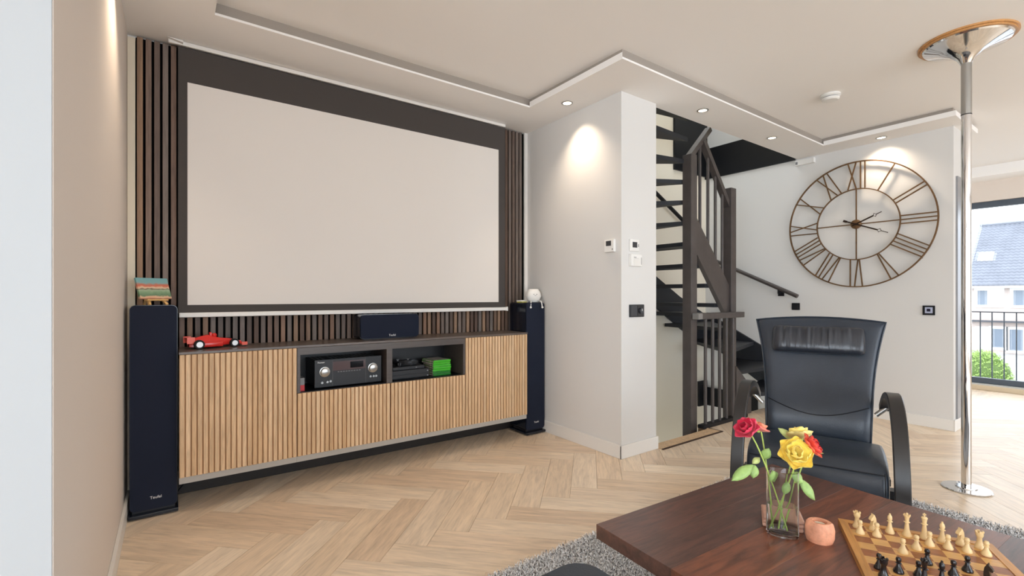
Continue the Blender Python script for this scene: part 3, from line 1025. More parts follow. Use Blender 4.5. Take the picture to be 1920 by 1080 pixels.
b = newbm(); bx(b, -0.025, 0.03, -0.03, 0.03, 0.0, 0.008); obj('yellow_cover', b, mat('pad_yellow', lin(214, 206, 96), 0.5), t)
b = newbm(); bx(b, -0.035, 0.02, -0.03, 0.025, 0.008, 0.018); obj('paper_block', b, WHITEP, t)

b = newbm()
tube(b, [(0.02, 3.10, 0.045), (0.06, 3.09, 0.10), (0.05, 3.08, 0.16), (0.12, 3.09, 0.158), (0.2, 3.12, 0.15)], 0.0035, 6)
tag(obj('speaker_cable', b, BLACKP, smooth=60), 'thin black cable hanging between left speaker and cabinet underside', 'cable')

# ================================================================== wall devices
SCRN = mat('lcd_dark', lin(52, 52, 56), 0.2)


def plate(name, label, cat, loc, rz, w, h, d, parts, m=None, group=None):
    """device on a wall: local x right, y into the wall, z up; front face at y = -d"""
    t = thing(name, label, cat, loc, rz, group)
    b = newbm(); bx(b, -w / 2, w / 2, -d, 0, -h / 2, h / 2, bev=0.003); obj('housing', b, m or WHITEP, t)
    for nm, x0, x1, z0, z1, pm in parts:
        b = newbm(); bx(b, x0, x1, -d - 0.002, -d + 0.001, z0, z1, bev=0.0006, seg=1); obj(nm, b, pm, t)
    return t


plate('thermostat', 'white thermostat on the wall facing the media cabinets', 'thermostat', (2.46, 2.25, 1.442), -PI / 2, 0.088, 0.086, 0.022,
      [('screen', -0.026, 0.020, 0.0, 0.034, SCRN), ('button', 0.028, 0.036, -0.03, -0.02, GREYP)])
plate('thermostat', 'square white thermostat on the pillar above the alarm panel', 'thermostat', (2.583, 2.158, 1.446), 0, 0.092, 0.082, 0.014,
      [('screen', -0.025, 0.022, -0.016, 0.022, SCRN), ('button', 0.032, 0.038, -0.01, 0.01, GREYP)])
plate('alarm_panel', 'white control panel with a flap on the pillar below the square thermostat', 'control panel', (2.590, 2.158, 1.343), 0, 0.112, 0.082, 0.024,
      [('flap', -0.034, 0.036, -0.034, 0.012, TRIMW), ('print', -0.030, -0.005, 0.018, 0.021, DARKP), ('print', -0.028, 0.022, 0.010, 0.012, GREYP), ('side_slot', 0.046, 0.049, -0.03, 0.02, GREYP)])
DKS = mat('switch_anthracite', lin(52, 55, 60), 0.4)
plate('double_light_switch', 'dark double switch plate on the pillar front', 'switch', (2.612, 2.158, 0.995), 0, 0.150, 0.086, 0.010,
      [('rocker', -0.068, -0.003, -0.036, 0.036, DKS), ('dimmer_plate', 0.003, 0.068, -0.036, 0.036, DARKP)], DARKP)
b = newbm(); lathe(b, [(0.02, 0), (0.018, 0.012), (0, 0.012)], 20); obj('dimmer_knob', b, DKS, bpy.data.objects['double_light_switch'], (0.035, -0.012, 0.0), (PI / 2, 0, 0), smooth=40)
b = newbm(); bx(b, -0.002, 0.002, -0.0255, -0.024, -0.002, 0.014); obj('dimmer_mark', b, SILV, bpy.data.objects['double_light_switch'], (0.035, 0, 0))
plate('wall_socket', 'square black blank plate on the wall under the short handrail', 'socket', (5.15, 2.217, 0.99), -PI / 2, 0.076, 0.07, 0.010,
      [('insert', -0.026, 0.026, -0.024, 0.024, DARKP)], BLACKP)
t = plate('room_controller', 'black wall control with small square blue screen below the clock', 'control panel', (5.15, 1.177, 0.977), -PI / 2, 0.08, 0.08, 0.012,
      [('screen_rim', -0.024, 0.026, -0.024, 0.026, mat('screen_pale', lin(176, 182, 206), 0.3)), ], BLACKP)
b = newbm(); bx(b, -0.012, 0.012, -0.0155, -0.014, -0.010, 0.014); obj('screen', b, mat('screen_navy', lin(24, 26, 50), 0.2), t)
plate('wall_sensor', 'small white sensor box high on the clock wall under the ceiling border', 'sensor', (5.15, 2.125, 2.435), -PI / 2, 0.175, 0.05, 0.035,
      [('lens', -0.082, -0.062, -0.016, 0.010, GREYP), ('end_clip', 0.070, 0.084, -0.022, 0.022, TRIMW)])

t = thing('smoke_detector', 'round white smoke detector on the ceiling near the pole', 'smoke detector', (3.86, 1.43, ZC))
b = newbm(); lathe(b, [(0.0, 0.0), (0.062, 0.0), (0.064, -0.012), (0.055, -0.016), (0.052, -0.020), (0.0, -0.020)], 32); obj('mount', b, WHITEP, t, smooth=35)
b = newbm(); lathe(b, [(0.0, -0.02), (0.050, -0.02), (0.050, -0.026), (0.0, -0.026)], 32); obj('vent_ring', b, GREYP, t, smooth=35)
b = newbm(); lathe(b, [(0.0, -0.026), (0.056, -0.026), (0.056, -0.034), (0.046, -0.043), (0.0, -0.045)], 32); obj('cover', b, WHITEP, t, smooth=35)

# ================================================================== recessed spotlights
LAMP = mat('lamp_glow', lin(255, 236, 205), 0.5, emit=9.0)


def downlight(label, x, y, tx, ty, power, angle=75, glow=True):
    t = thing('recessed_spotlight', label, 'spotlight', (x, y, ZS), 0, 'recessed ceiling spotlights')
    b = newbm(); lathe(b, [(0.030, 0.0), (0.0405, -0.001), (0.0405, -0.004), (0.032, -0.005), (0.030, -0.003)], 28, loop=True); obj('trim_ring', b, STEEL, t, smooth=35)
    b = newbm(); lathe(b, [(0.0, -0.0015), (0.030, -0.0015), (0.030, -0.0005), (0.0, -0.0005)], 24); obj('bulb_face', b, LAMP, t)
    l = bpy.data.lights.new('spot_beam', 'SPOT')
    l.energy, l.color = power, (1.0, 0.80, 0.60)
    l.spot_size, l.spot_blend, l.shadow_soft_size = math.radians(angle), 1.0, 0.03
    o = bpy.data.objects.new('spot_beam', l); COL.objects.link(o); o.parent = t
    o.location = (0, 0, -0.012)
    d = Vector((tx, ty, -1.0))
    o.rotation_euler = d.to_track_quat('-Z', 'Y').to_euler()


downlight('recessed spotlight over the white wall beside the projection screen', 2.30, 2.52, 0.14, 0, 34, 100)
downlight('recessed spotlight above the newel post of the stairs', 3.21, 2.03, 0, 0, 5)
downlight('recessed spotlight above the stair entrance, nearest the white sensor', 4.26, 2.03, 0, 0, 5)
downlight('recessed spotlight right above the big clock', 5.03, 1.47, 0.10, 0.02, 24, 130)
downlight('recessed spotlight above the left wall at the picture top', -0.05, 2.42, -0.15, 0.0, 34, 105)

# ================================================================== staircase
def sector(cx_, cy_, a0, a1, R, x0, x1, y0, y1, r0=0.02):
    pts = [(cx_ + r0 * math.cos(math.radians(a0)), cy_ + r0 * math.sin(math.radians(a0)))]
    n = max(2, int((a1 - a0) / 6))
    for i in range(n + 1):
        a = math.radians(a0 + (a1 - a0) * i / n)
        pts.append((cx_ + R * math.cos(a), cy_ + R * math.sin(a)))
    pts.append((cx_ + r0 * math.cos(math.radians(a1)), cy_ + r0 * math.sin(math.radians(a1))))
    return clip_poly(pts, x0, x1, y0, y1)


NY = 2.345
st = thing('winder_staircase', 'black open winder staircase with newel posts beside the white pillar', 'staircase', (0, 0, 0))


def stair_part(name, b, m=STAIRB, smooth=None):
    return obj(name, b, m, st, smooth=smooth)


b = newbm(); bx(b, 3.478, 3.562, NY - 0.042, NY + 0.042, -2.0, 2.275, bev=0.004); stair_part('newel_post', b)
b = newbm(); bx(b, 4.088, 4.172, NY - 0.042, NY + 0.042, -0.24, 2.075, bev=0.004); stair_part('newel_post', b)
TK = 0.034
for xc, z in ((4.03, 1.03), (3.88, 1.205), (3.74, 1.378), (3.62, 1.553)):
    b = newbm(); bx(b, xc - 0.11, xc + 0.11, NY + 0.02, 3.20, z - TK, z, bev=0.003); stair_part('tread', b, TREADB)
for a0, a1, z in ((90, 116, 1.73), (108, 134, 1.905), (126, 152, 2.075), (144, 170, 2.245), (160, 183, 2.43), (172, 184, 2.60)):
    p = sector(3.54, NY + 0.02, a0, a1, 2.0, 2.84, 3.60, NY - 0.03, 3.20)
    b = newbm(); prism(b, p, z - TK, z); stair_part('tread', b, TREADB)
for a0, a1, z in ((-22, 12, 0.2), (-3, 30, 0.4), (16, 52, 0.6), (38, 76, 0.8), (66, 96, 0.93)):
    p = sector(4.13, NY, a0, a1, 2.0, 4.05, 5.12, 2.04, 3.20)
    b = newbm(); prism(b, p, z - TK, z); stair_part('tread', b, TREADB)
# inner stringer between the posts
XY = Matrix.Translation((0, NY, 0)) @ Matrix.Rotation(PI / 2, 4, 'X')
b = newbm(); prism(b, [(3.55, 1.50), (3.55, 1.80), (4.10, 1.185), (4.10, 0.855)], -0.02, 0.02, XY); stair_part('inner_stringer', b)
b = newbm(); prism(b, [(4.16, 0.0), (4.16, 0.46), (4.42, 0.24), (4.42, 0.0)], 0.02, 0.05, XY); stair_part('lower_stringer', b)
# outer stringers on the walls
XB_ = Matrix.Translation((0, 3.2185, 0)) @ Matrix.Rotation(PI / 2, 4, 'X')
b = newbm(); prism(b, [(2.84, 1.72), (2.84, 2.06), (3.5, 1.66), (4.06, 1.37), (4.6, 1.09), (5.14, 0.86), (5.14, 0.48), (4.65, 0.72), (4.06, 1.05), (3.5, 1.34)], 0.0, 0.03, XB_); stair_part('outer_stringer', b, TREADB)
b = newbm()
MY = Matrix.Translation((5.149, 0, 0)) @ Matrix(((0, 0, -1, 0), (1, 0, 0, 0), (0, 1, 0, 0), (0, 0, 0, 1)))
prism(b, [(3.19, 0.56), (3.19, 0.90), (2.24, 0.40), (2.24, 0.0), (2.3, 0.0)], 0.0, 0.03, MY); stair_part('outer_stringer', b, TREADB)
# handrail and balusters over the inner stringer
b = newbm(); bar(b, (3.70, NY, 2.43), (4.10, NY, 1.915), 0.042, 0.05); stair_part('handrail', b)
b = newbm(); bar(b, (3.515, NY, 2.265), (3.83, NY + 0.02, 2.56), 0.042, 0.05); stair_part('handrail', b)
for x in (3.665, 3.785, 3.90, 4.01):
    zt = 2.43 - (x - 3.70) * 1.2875 - 0.02
    zt = min(zt, 2.41)
    zb = 1.80 - (x - 3.55) * 1.118 - 0.02
    b = newbm(); tube(b, [(x, NY, zb), (x, NY, zt)], 0.013, 10); stair_part('baluster', b, smooth=50)
# guard beside the opening
GY = 2.262
b = newbm(); bx(b, 3.53, 4.185, GY - 0.03, GY + 0.03, 0.905, 0.955, bev=0.004); stair_part('guard_rail', b)
b = newbm(); bx(b, 3.475, 3.532, GY - 0.03, GY + 0.03, 0.905, 0.955, bev=0.004); stair_part('guard_rail_end', b, mat('rail_end_grey', lin(128, 126, 124), 0.4))
b = newbm(); bx(b, 3.55, 4.24, GY - 0.03, GY + 0.03, 0.0005, 0.03, bev=0.003); stair_part('guard_foot', b, BLACKP)
for i in range(5):
    b = newbm(); tube(b, [(3.615 + 0.1065 * i, GY, 0.03), (3.615 + 0.1065 * i, GY, 0.905)], 0.0135, 10); stair_part('baluster', b, smooth=50)
# dark edges of the storeys round the stairwell
b = newbm()
bx(b, 4.52, 5.148, 3.195, 3.2185, 2.50, 3.6)
bx(b, 5.128, 5.149, 2.22, 3.2185, 2.475, 2.83)
struct('trim_4', b, BLACKP, 'black landing edge high around the stairwell', 'trim')
b = newbm()
bx(b, 4.98, 5.148, 3.195, 3.2185, -0.19, 0.10)
bx(b, 5.128, 5.149, 2.60, 3.195, -0.19, 0.02)
struct('trim_5', b, BLACKP, 'black storey edge at floor level in the stairwell', 'trim')

t = thing('wall_handrail', 'straight black handrail on the cream back wall of the stairwell', 'handrail', (0, 0, 0))
b = newbm(); tube(b, [(3.35, 3.14, 2.57), (4.95, 3.14, 1.742)], 0.021, 12); obj('rail', b, BLACKP, t, smooth=50)
for x in (3.7, 4.75):
    z = 2.57 - (x - 3.35) * 0.5175
    b = newbm(); tube(b, [(x, 3.14, z - 0.02), (x, 3.14, z - 0.05), (x, 3.2185, z - 0.05)], 0.008, 8); obj('bracket', b, BLACKP, t, smooth=50)
t = thing('wall_handrail', 'short black handrail sloping down the clock wall beside the stairs', 'handrail', (0, 0, 0))
b = newbm(); tube(b, [(5.085, 3.12, 1.53), (5.085, 2.175, 1.093)], 0.021, 14); obj('rail', b, STAIRB, t, smooth=50)
b = newbm(); tube(b, [(5.085, 2.36, 1.158), (5.085, 2.36, 1.125), (5.149, 2.36, 1.125)], 0.008, 8); bx(b, 5.143, 5.1495, 2.33, 2.39, 1.095, 1.155); obj('bracket', b, BLACKP, t)
b = newbm(); tube(b, [(5.085, 2.95, 1.43), (5.085, 2.95, 1.40), (5.149, 2.95, 1.40)], 0.008, 8); obj('bracket', b, BLACKP, t)

# ================================================================== big clock
BRZ = mat('aged_bronze', lin(118, 90, 62), 0.45, metal=0.6, noise=(14, 0.25, (1, 1, 1)))
BRD = mat('dark_bronze', lin(58, 44, 36), 0.45, metal=0.7)
RO, RI = 0.575, 0.325
ck = thing('wall_clock', 'huge round skeleton clock of bronze metal with roman numerals on the wall', 'clock', (5.118, 1.685, 1.757))


def cpt(a, r, t_=0.0):
    """clock coordinates: angle clockwise from twelve, radius, tangential offset"""
    return Vector((0, -math.sin(a) * r - math.cos(a) * t_, math.cos(a) * r - math.sin(a) * t_))


for nm, R, wd in (('outer_ring', RO, 0.0105), ('inner_ring', RI, 0.0085)):
    b = newbm()
    sweep(b, [cpt(2 * PI * i / 96, R) for i in range(96)], rect(0.016, wd), closed=True, up=(1, 0, 0))
    obj(nm, b, BRZ, ck, smooth=30)
for q in range(4):
    b = newbm(); bar(b, cpt(q * PI / 2, 0.03), cpt(q * PI / 2, RI), 0.010, 0.009, (1, 0, 0)); obj('spoke', b, BRZ, ck)
NUM = ['XII', 'I', 'II', 'III', 'IIII', 'V', 'VI', 'VII', 'VIII', 'IX', 'X', 'XI']
GW = {'I': 0.0, 'V': 0.062, 'X': 0.066}
for h, s in enumerate(NUM):
    a = h * PI / 6
    gap = 0.034
    tot = sum(GW[c] for c in s) + gap * (len(s) - 1)
    x = -tot / 2
    b = newbm()

    def stroke(t0, t1):
        bar(b, cpt(a, RI, t0) + Vector((0.002 * (len(b.verts) % 3), 0, 0)), cpt(a, math.sqrt(max(0, RO * RO - t1 * t1)), t1), 0.010, 0.0098, (1, 0, 0))
    for c in s:
        w = GW[c]
        if c == 'I':
            stroke(x, x)
        elif c == 'V':
            stroke(x + w / 2 - 0.006, x); stroke(x + w / 2 + 0.006, x + w)
        else:
            stroke(x, x + w); stroke(x + w, x)
        x += w + gap
    obj('numeral', b, BRZ, ck)


def hand(name, ang, ln, tail, dx):
    b = newbm()
    a = math.radians(ang)
    bar(b, cpt(a, -tail) + Vector((dx, 0, 0)), cpt(a, ln * 0.68) + Vector((dx, 0, 0)), 0.004, 0.012, (1, 0, 0))
    dm = [(0.68, 0), (0.74, 0.016), (0.80, 0), (0.74, -0.016)]
    sweep(b, [cpt(a, ln * r, w) + Vector((dx, 0, 0)) for r, w in dm], rect(0.004, 0.005), closed=True, up=(1, 0, 0))
    bar(b, cpt(a, ln * 0.80) + Vector((dx, 0, 0)), cpt(a, ln) + Vector((dx, 0, 0)), 0.004, 0.006, (1, 0, 0))
    if tail > 0.05:
        bar(b, cpt(a, -tail * 0.7) + Vector((dx, 0, 0)), cpt(a, -tail) + Vector((dx, 0, 0)), 0.005, 0.02, (1, 0, 0))
    obj(name, b, BRD, ck)


hand('hour_hand', 66, 0.215, 0.03, -0.016)
hand('minute_hand', 113, 0.265, 0.105, -0.022)
b = newbm(); lathe(b, [(0.0, 0.0), (0.042, 0.0), (0.042, 0.018), (0.036, 0.022), (0, 0.022)], 32); obj('hub', b, BRZ, ck, (0.006, 0, 0), (0, -PI / 2, 0), smooth=35)
b = newbm(); lathe(b, [(0.0, 0.0), (0.011, 0.0), (0.009, 0.010), (0, 0.012)], 16); obj('hand_cap', b, BRD, ck, (-0.018, 0, 0), (0, -PI / 2, 0), smooth=40)
b = newbm()
for a in (0.3, 2.2, 4.1):
    p = cpt(a, RO)
    tube(b, [p, p + Vector((0.0315, 0, 0))], 0.004, 8)
obj('wall_spacer', b, BRD, ck)

# ================================================================== pole
t = thing('dance_pole', 'shiny chrome pole standing from floor plate to ceiling dish', 'pole', (3.669, 0.675, 0))
b = newbm(); lathe(b, [(0.0, 0.0), (0.108, 0.0), (0.110, 0.004), (0.106, 0.008), (0.05, 0.011), (0.048, 0.016), (0.0, 0.016)], 48); obj('floor_plate', b, CHROME, t, smooth=30)
b = newbm(); lathe(b, [(0.0225, 0.012), (0.0225, 2.13)], 32); obj('shaft', b, CHROME, t, smooth=30)
b = newbm(); lathe(b, [(0.0235, 2.128), (0.0235, 2.425)], 32); obj('upper_sleeve', b, STEEL, t, smooth=30)
b = newbm(); lathe(b, [(0.0236, 2.126), (0.0242, 2.127), (0.0242, 2.130), (0.0236, 2.131)], 32); obj('joint', b, DARKP, t)
b = newbm(); lathe(b, [(0.0, 2.535), (0.190, 2.535), (0.192, 2.530), (0.186, 2.522), (0.12, 2.500), (0.07, 2.475), (0.04, 2.445), (0.030, 2.425), (0.026, 2.418), (0.0, 2.418)], 64); obj('ceiling_dish', b, CHROME, t, smooth=30)
b = newbm(); lathe(b, [(0.0, ZC), (0.212, ZC), (0.212, 2.541), (0.202, 2.540), (0.202, 2.531), (0.0, 2.531)], 64); obj('wood_ring', b, wood('ring_wood', [lin(196, 146, 92), lin(196, 146, 92)], rough=0.4, scale=6, dark=0.85), t, smooth=30)

# ================================================================== rug
def rug():
    x0, x1, y0, y1 = 0.15, 3.15, -1.0, 1.512
    t = thing('shag_rug', 'thick grey brown shag rug under the coffee table and armchair', 'rug', (0, 0, 0))
    PB = mat('rug_backing', lin(84, 78, 74), 0.95)
    b = newbm(); bx(b, x0, x1, y0, y1, 0.0005, 0.010); obj('backing', b, PB, t)
    m = bpy.data.materials.new('rug_pile'); m.use_nodes = True
    N, L = m.node_tree.nodes, m.node_tree.links
    p = N['Principled BSDF']; p.inputs['Roughness'].default_value = 0.6; p.inputs['Sheen Weight'].default_value = 0.3
    tc = N.new('ShaderNodeTexCoord'); nz = N.new('ShaderNodeTexNoise'); nz.inputs['Scale'].default_value = 130; nz.inputs['Detail'].default_value = 1
    cr = N.new('ShaderNodeValToRGB'); e = cr.color_ramp.elements
    e[0].position = 0.36; e[0].color = lin(92, 88, 88); e[1].position = 0.56; e[1].color = lin(254, 254, 255)
    L.new(tc.outputs['Object'], nz.inputs['Vector']); L.new(nz.outputs['Fac'], cr.inputs['Fac']); L.new(cr.outputs[0], p.inputs['Base Color'])
    rnd = random.Random(11)
    vs, fs = [], []

    def blades(n, xa, xb, ya, yb, s):
        for i in range(n):
            x, y = rnd.uniform(xa, xb), rnd.uniform(ya, yb)
            th = rnd.uniform(0, 2 * PI)
            ln = rnd.uniform(0.022, 0.040)
            lean = rnd.uniform(0.2, 1.1)
            dx, dy = math.cos(th), math.sin(th)
            w = 0.0016 * s
            h1, r1 = ln * 0.62, ln * 0.30 * lean
            h2, r2 = ln * max(0.45, 1.0 - 0.35 * lean), ln * 0.75 * lean
            k = len(vs)
            ax, ay = -dy * w, dx * w
            vs.append((x - ax, y - ay, 0.008)); vs.append((x + ax, y + ay, 0.008))
            vs.append((x + dx * r1 + ax, y + dy * r1 + ay, 0.008 + h1)); vs.append((x + dx * r1 - ax, y + dy * r1 - ay, 0.008 + h1))
            vs.append((x + dx * r2, y + dy * r2, 0.008 + h2))
            fs.append((k, k + 1, k + 2, k + 3)); fs.append((k + 3, k + 2, k + 4))
    blades(60000, 0.6, 1.95, 0.95, 1.518, 1.0)
    blades(30000, 2.45, 3.16, -0.2, 1.518, 1.0)
    blades(12000, 1.95, 2.45, 0.9, 1.518, 1.3)
    blades(26000, 0.15, 3.15, -1.0, 0.95, 1.7)
    blades(6000, 0.15, 0.6, 0.95, 1.512, 1.5)
    me = bpy.data.meshes.new('pile'); me.from_pydata(vs, [], fs); me.update()
    o = put('pile', me, m, t); o['kind'] = 'stuff'


rug()

# ================================================================== coffee table
TZ = 0.42
ta = math.radians(-3.5)
tb = thing('coffee_table', 'low square coffee table with dark brown plank top on the shag rug', 'coffee table', (1.4975, 0.9675, 0.0), ta)
TWD, TLN = 0.945, 0.95
nb = 7
for i in range(nb):
    w = TLN / nb
    b = newbm(); bx(b, -TWD / 2, TWD / 2, -w / 2, w / 2, TZ - 0.042, TZ, bev=0.0004, seg=1)
    obj('plank', b, TABLEW, tb, (0, -w * (i + 0.5), 0))
for sx in (-1, 1):
    for y in (-0.2, -TLN + 0.2):
        b = newbm(); bx(b, sx * 0.28 - 0.045, sx * 0.28 + 0.045, y - 0.045, y + 0.045, 0.012, TZ - 0.043, bev=0.003); obj('leg', b, TABLEW, tb)
for y in (-0.2, -TLN + 0.2):
    b = newbm(); bx(b, -0.235, 0.235, y - 0.012, y + 0.012, TZ - 0.12, TZ - 0.044); obj('apron', b, TABLEW, tb)

# ================================================================== chess
SQ, FR = 0.038, 0.020
CB = (1.614 + (0.488 - 0.873) * (4 * SQ + FR), 0.578 - (0.873 + 0.488) * (4 * SQ + FR))
ca = math.radians(-60.8)
HB = 4 * SQ + FR
CFR = wood('chess_frame_wood', [lin(206, 150, 84), lin(206, 150, 84)], rough=0.3, scale=4, dark=0.8)
CLT = wood('chess_light_wood', [lin(214, 164, 98), lin(222, 174, 110)], rough=0.25, scale=6, dark=0.85)
CDK = wood('chess_dark_wood', [lin(150, 92, 54), lin(160, 102, 62)], rough=0.25, scale=6, dark=0.8)
cbt = thing('chess_board', 'wooden chess board with honey coloured frame on the coffee table', 'chess board', (CB[0], CB[1], TZ), ca)
b = newbm(); bx(b, -4 * SQ, 4 * SQ, -4 * SQ, 4 * SQ, 0.0, 0.011); obj('base', b, CFR, cbt)
for k in range(4):
    b = newbm(); prism(b, [(-HB, -HB), (HB, -HB), (4 * SQ, -4 * SQ), (-4 * SQ, -4 * SQ)], 0.0, 0.016)
    obj('frame_rail', b, CFR, cbt, rot=(0, 0, k * PI / 2))
msq = []
for m in (CLT, CDK):
    b = newbm(); bx(b, -SQ / 2, SQ / 2, -SQ / 2, SQ / 2, 0.011, 0.0145)
    me = mesh_of(b, 'square'); me.materials.append(m); msq.append(me)
for c in range(8):
    for r in range(8):
        put('square', msq[0 if (c + r) % 2 else 1], None, cbt, ((c - 3.5) * SQ, -(r - 3.5) * SQ, 0))
WPC = mat('boxwood_piece', lin(226, 198, 148), 0.35, noise=(20, 0.08, (1, 1, 1)))
BPC = mat('ebony_piece', lin(30, 25, 26), 0.2, spec=0.6)


def piece_bm(kind):
    b = newbm()
    base = [(0.0, 0.0), (0.0128, 0.0), (0.0132, 0.003), (0.0118, 0.006), (0.0105, 0.008)]
    if kind == 'pawn':
        lathe(b, base + [(0.0062, 0.015), (0.0045, 0.0215), (0.0075, 0.0228), (0.0045, 0.0245), (0.0066, 0.0285), (0.0070, 0.0315), (0.0056, 0.0355), (0.0, 0.0375)], 16)
    elif kind == 'rook':
        lathe(b, base + [(0.0072, 0.016), (0.0060, 0.027), (0.0085, 0.031), (0.0098, 0.034), (0.0098, 0.042), (0.0066, 0.042), (0.0066, 0.038), (0.0, 0.038)], 16)
        for k in range(4):
            a = k * PI / 2
            box(b, (0.0084 * math.cos(a), 0.0084 * math.sin(a), 0.0435), (0.0045, 0.0075, 0.004), rz=a)
    elif kind == 'bishop':
        lathe(b, base + [(0.0068, 0.016), (0.0042, 0.030), (0.0085, 0.032), (0.0048, 0.034), (0.0070, 0.040), (0.0062, 0.046), (0.0026, 0.051), (0.0030, 0.053), (0.0, 0.055)], 16)
    elif kind == 'queen':
        lathe(b, base + [(0.0072, 0.017), (0.0048, 0.036), (0.0090, 0.038), (0.0052, 0.040), (0.0062, 0.050), (0.0096, 0.056), (0.0070, 0.057), (0.0, 0.059)], 16)
        for k in range(6):
            a = k * PI / 3
            box(b, (0.0082 * math.cos(a), 0.0082 * math.sin(a), 0.0575), (0.003, 0.003, 0.004), rz=a)
        bmesh.ops.create_uvsphere(b, u_segments=8, v_segments=6, radius=0.003, matrix=Matrix.Translation((0, 0, 0.061)))
    elif kind == 'king':
        lathe(b, base + [(0.0076, 0.017), (0.0050, 0.038), (0.0094, 0.040), (0.0056, 0.042), (0.0070, 0.052), (0.0088, 0.057), (0.0060, 0.060), (0.0, 0.061)], 16)
        box(b, (0, 0, 0.065), (0.003, 0.003, 0.010)); box(b, (0, 0, 0.066), (0.009, 0.003, 0.003))
    else:
        lathe(b, base + [(0.0080, 0.012), (0.0070, 0.016), (0.0, 0.017)], 16)
        pf = [(-0.007, 0.014), (0.008, 0.014), (0.0075, 0.024), (0.006, 0.034), (0.001, 0.043), (-0.002, 0.046), (-0.003, 0.041), (-0.010, 0.035), (-0.0125, 0.030), (-0.010, 0.027), (-0.003, 0.029), (-0.005, 0.022)]
        prism(b, pf, -0.0055, 0.0055, Matrix.Rotation(PI / 2, 4, 'X'))
    return b


PM = {}


def piece(kind, white, col, row, label, turn=0.0):
    key = (kind, white)
    if key not in PM:
        pb = piece_bm(kind)
        bmesh.ops.scale(pb, vec=(0.84, 0.84, 1.0), verts=pb.verts)
        me = mesh_of(pb, 'chess_' + kind, 40)
        me.materials.append(WPC if white else BPC)
        PM[key] = me
    lx, ly = (col - 3.5) * SQ, -(row - 3.5) * SQ
    x = CB[0] + lx * math.cos(ca) - ly * math.sin(ca)
    y = CB[1] + lx * math.sin(ca) + ly * math.cos(ca)
    o = put('chess_' + kind, PM[key], None, None, (x, y, TZ + 0.0146), (0, 0, ca + turn))
    tag(o, label, 'chess piece', 'white chess pieces' if white else 'black chess pieces')


piece('rook', 1, 0, 0, 'white chess rook in the far left corner of the board')
piece('knight', 1, 1, 0, 'white chess knight beside the far left rook', 0.5)
piece('bishop', 1, 2, 0, 'white chess bishop left of the white queen')
piece('queen', 1, 3, 0, 'white chess queen standing left of the white king')
piece('king', 1, 4, 0, 'white chess king, tallest piece at the far edge of the board')
piece('bishop', 1, 5, 0, 'white chess bishop right of the white king')
piece('knight', 1, 6, 0, 'white chess knight beside the far right rook', 0.5)
piece('rook', 1, 7, 0, 'white chess rook in the far right corner of the board')
piece('pawn', 1, 0, 1, 'white chess pawn in front of the far left rook')
piece('pawn', 1, 1, 1, 'white chess pawn in front of the knight near the left edge')
piece('pawn', 1, 2, 3, 'white chess pawn advanced furthest towards the black pieces')
piece('pawn', 1, 3, 2, 'white chess pawn one square in front of its row, before the queen')
piece('pawn', 1, 4, 1, 'white chess pawn directly in front of the white king')
piece('pawn', 1, 5, 1, 'white chess pawn in front of the right white bishop')
piece('pawn', 1, 6, 1, 'white chess pawn in front of the right white knight')
piece('pawn', 1, 7, 1, 'white chess pawn in front of the far right rook')
piece('pawn', 0, 3, 4, 'black chess pawn furthest forward, alone in mid board')
piece('pawn', 0, 0, 6, 'leftmost black chess pawn at the left board edge')
piece('rook', 0, 0, 7, 'black chess rook in the near left corner')
piece('pawn', 0, 1, 6, 'black chess pawn second from the left board edge')
piece('queen', 0, 2, 7, 'black chess queen with crown behind the left pawns')
piece('pawn', 0, 2, 6, 'black chess pawn third from the left board edge')
piece('bishop', 0, 3, 6.4, 'black chess bishop beside the third black pawn')
piece('pawn', 0, 4, 5, 'black chess pawn in mid board between bishop and knight')
piece('pawn', 0, 5, 4, 'tall standing black chess pawn at the right of the board centre')
piece('knight', 0, 5.6, 5, 'black chess knight at the right near side of the board', 2.6)

# ================================================================== vase with roses
VC = (1.410, 0.643, TZ)
va = math.radians(-62)
VG = mat('clear_glass', (1.0, 1.0, 1.0, 1), 0.0, trans=1.0, ior=1.40)
WTR = mat('water', (0.98, 1.0, 0.98, 1), 0.0, trans=1.0, ior=1.25)
t = thing('glass_vase', 'clear oval glass vase with water on the coffee table', 'vase', VC, va)
b = newbm()
lathe(b, [(0.0, 0.0), (0.040, 0.0), (0.041, 0.004), (0.041, 0.182), (0.0395, 0.183), (0.0385, 0.182), (0.0385, 0.010), (0.036, 0.008), (0.0, 0.008)], 40, (0, 0, 0.0005), 1.0, 0.60)
obj('glass_body', b, VG, t, smooth=35)
b = newbm(); lathe(b, [(0.0, 0.0092), (0.0365, 0.0092), (0.0382, 0.0115), (0.0382, 0.085), (0.0, 0.085)], 40, (0, 0, 0.0005), 1.0, 0.59); obj('water', b, WTR, t, smooth=35)

STEM = mat('rose_stem', lin(176, 200, 104), 0.5)
LEAF = mat('rose_leaf', lin(150, 182, 108), 0.45, noise=(60, 0.18, (1, 1, 1)))
LEAFP = mat('rose_leaf_pale', lin(190, 204, 132), 0.5, noise=(60, 0.15, (1, 1, 1)))


def petal_bm(w, h, curl):
    b = newbm()
    nu, nv = 6, 6

    def f(u, v, off):
        s = (u - 0.5) * 2
        ww = w * (math.sin(PI * (0.12 + 0.78 * v)) ** 0.8)
        x = s * ww / 2
        y = -h * 0.42 * math.sin(v * PI * 0.62) + 0.30 * w * s * s * (1 - 0.4 * v) - curl * max(0, v - 0.6) * h * 1.2
        z = h * v * (1.0 - 0.06 * s * s) - curl * max(0, v - 0.75) * h * 0.5
        return Vector((x, y + off, z))
    shell(b, lambda u, v: f(u, v, -0.0004), lambda u, v: f(u, v, 0.0004), nu, nv)
    return mesh_of(b, 'petal', 70)


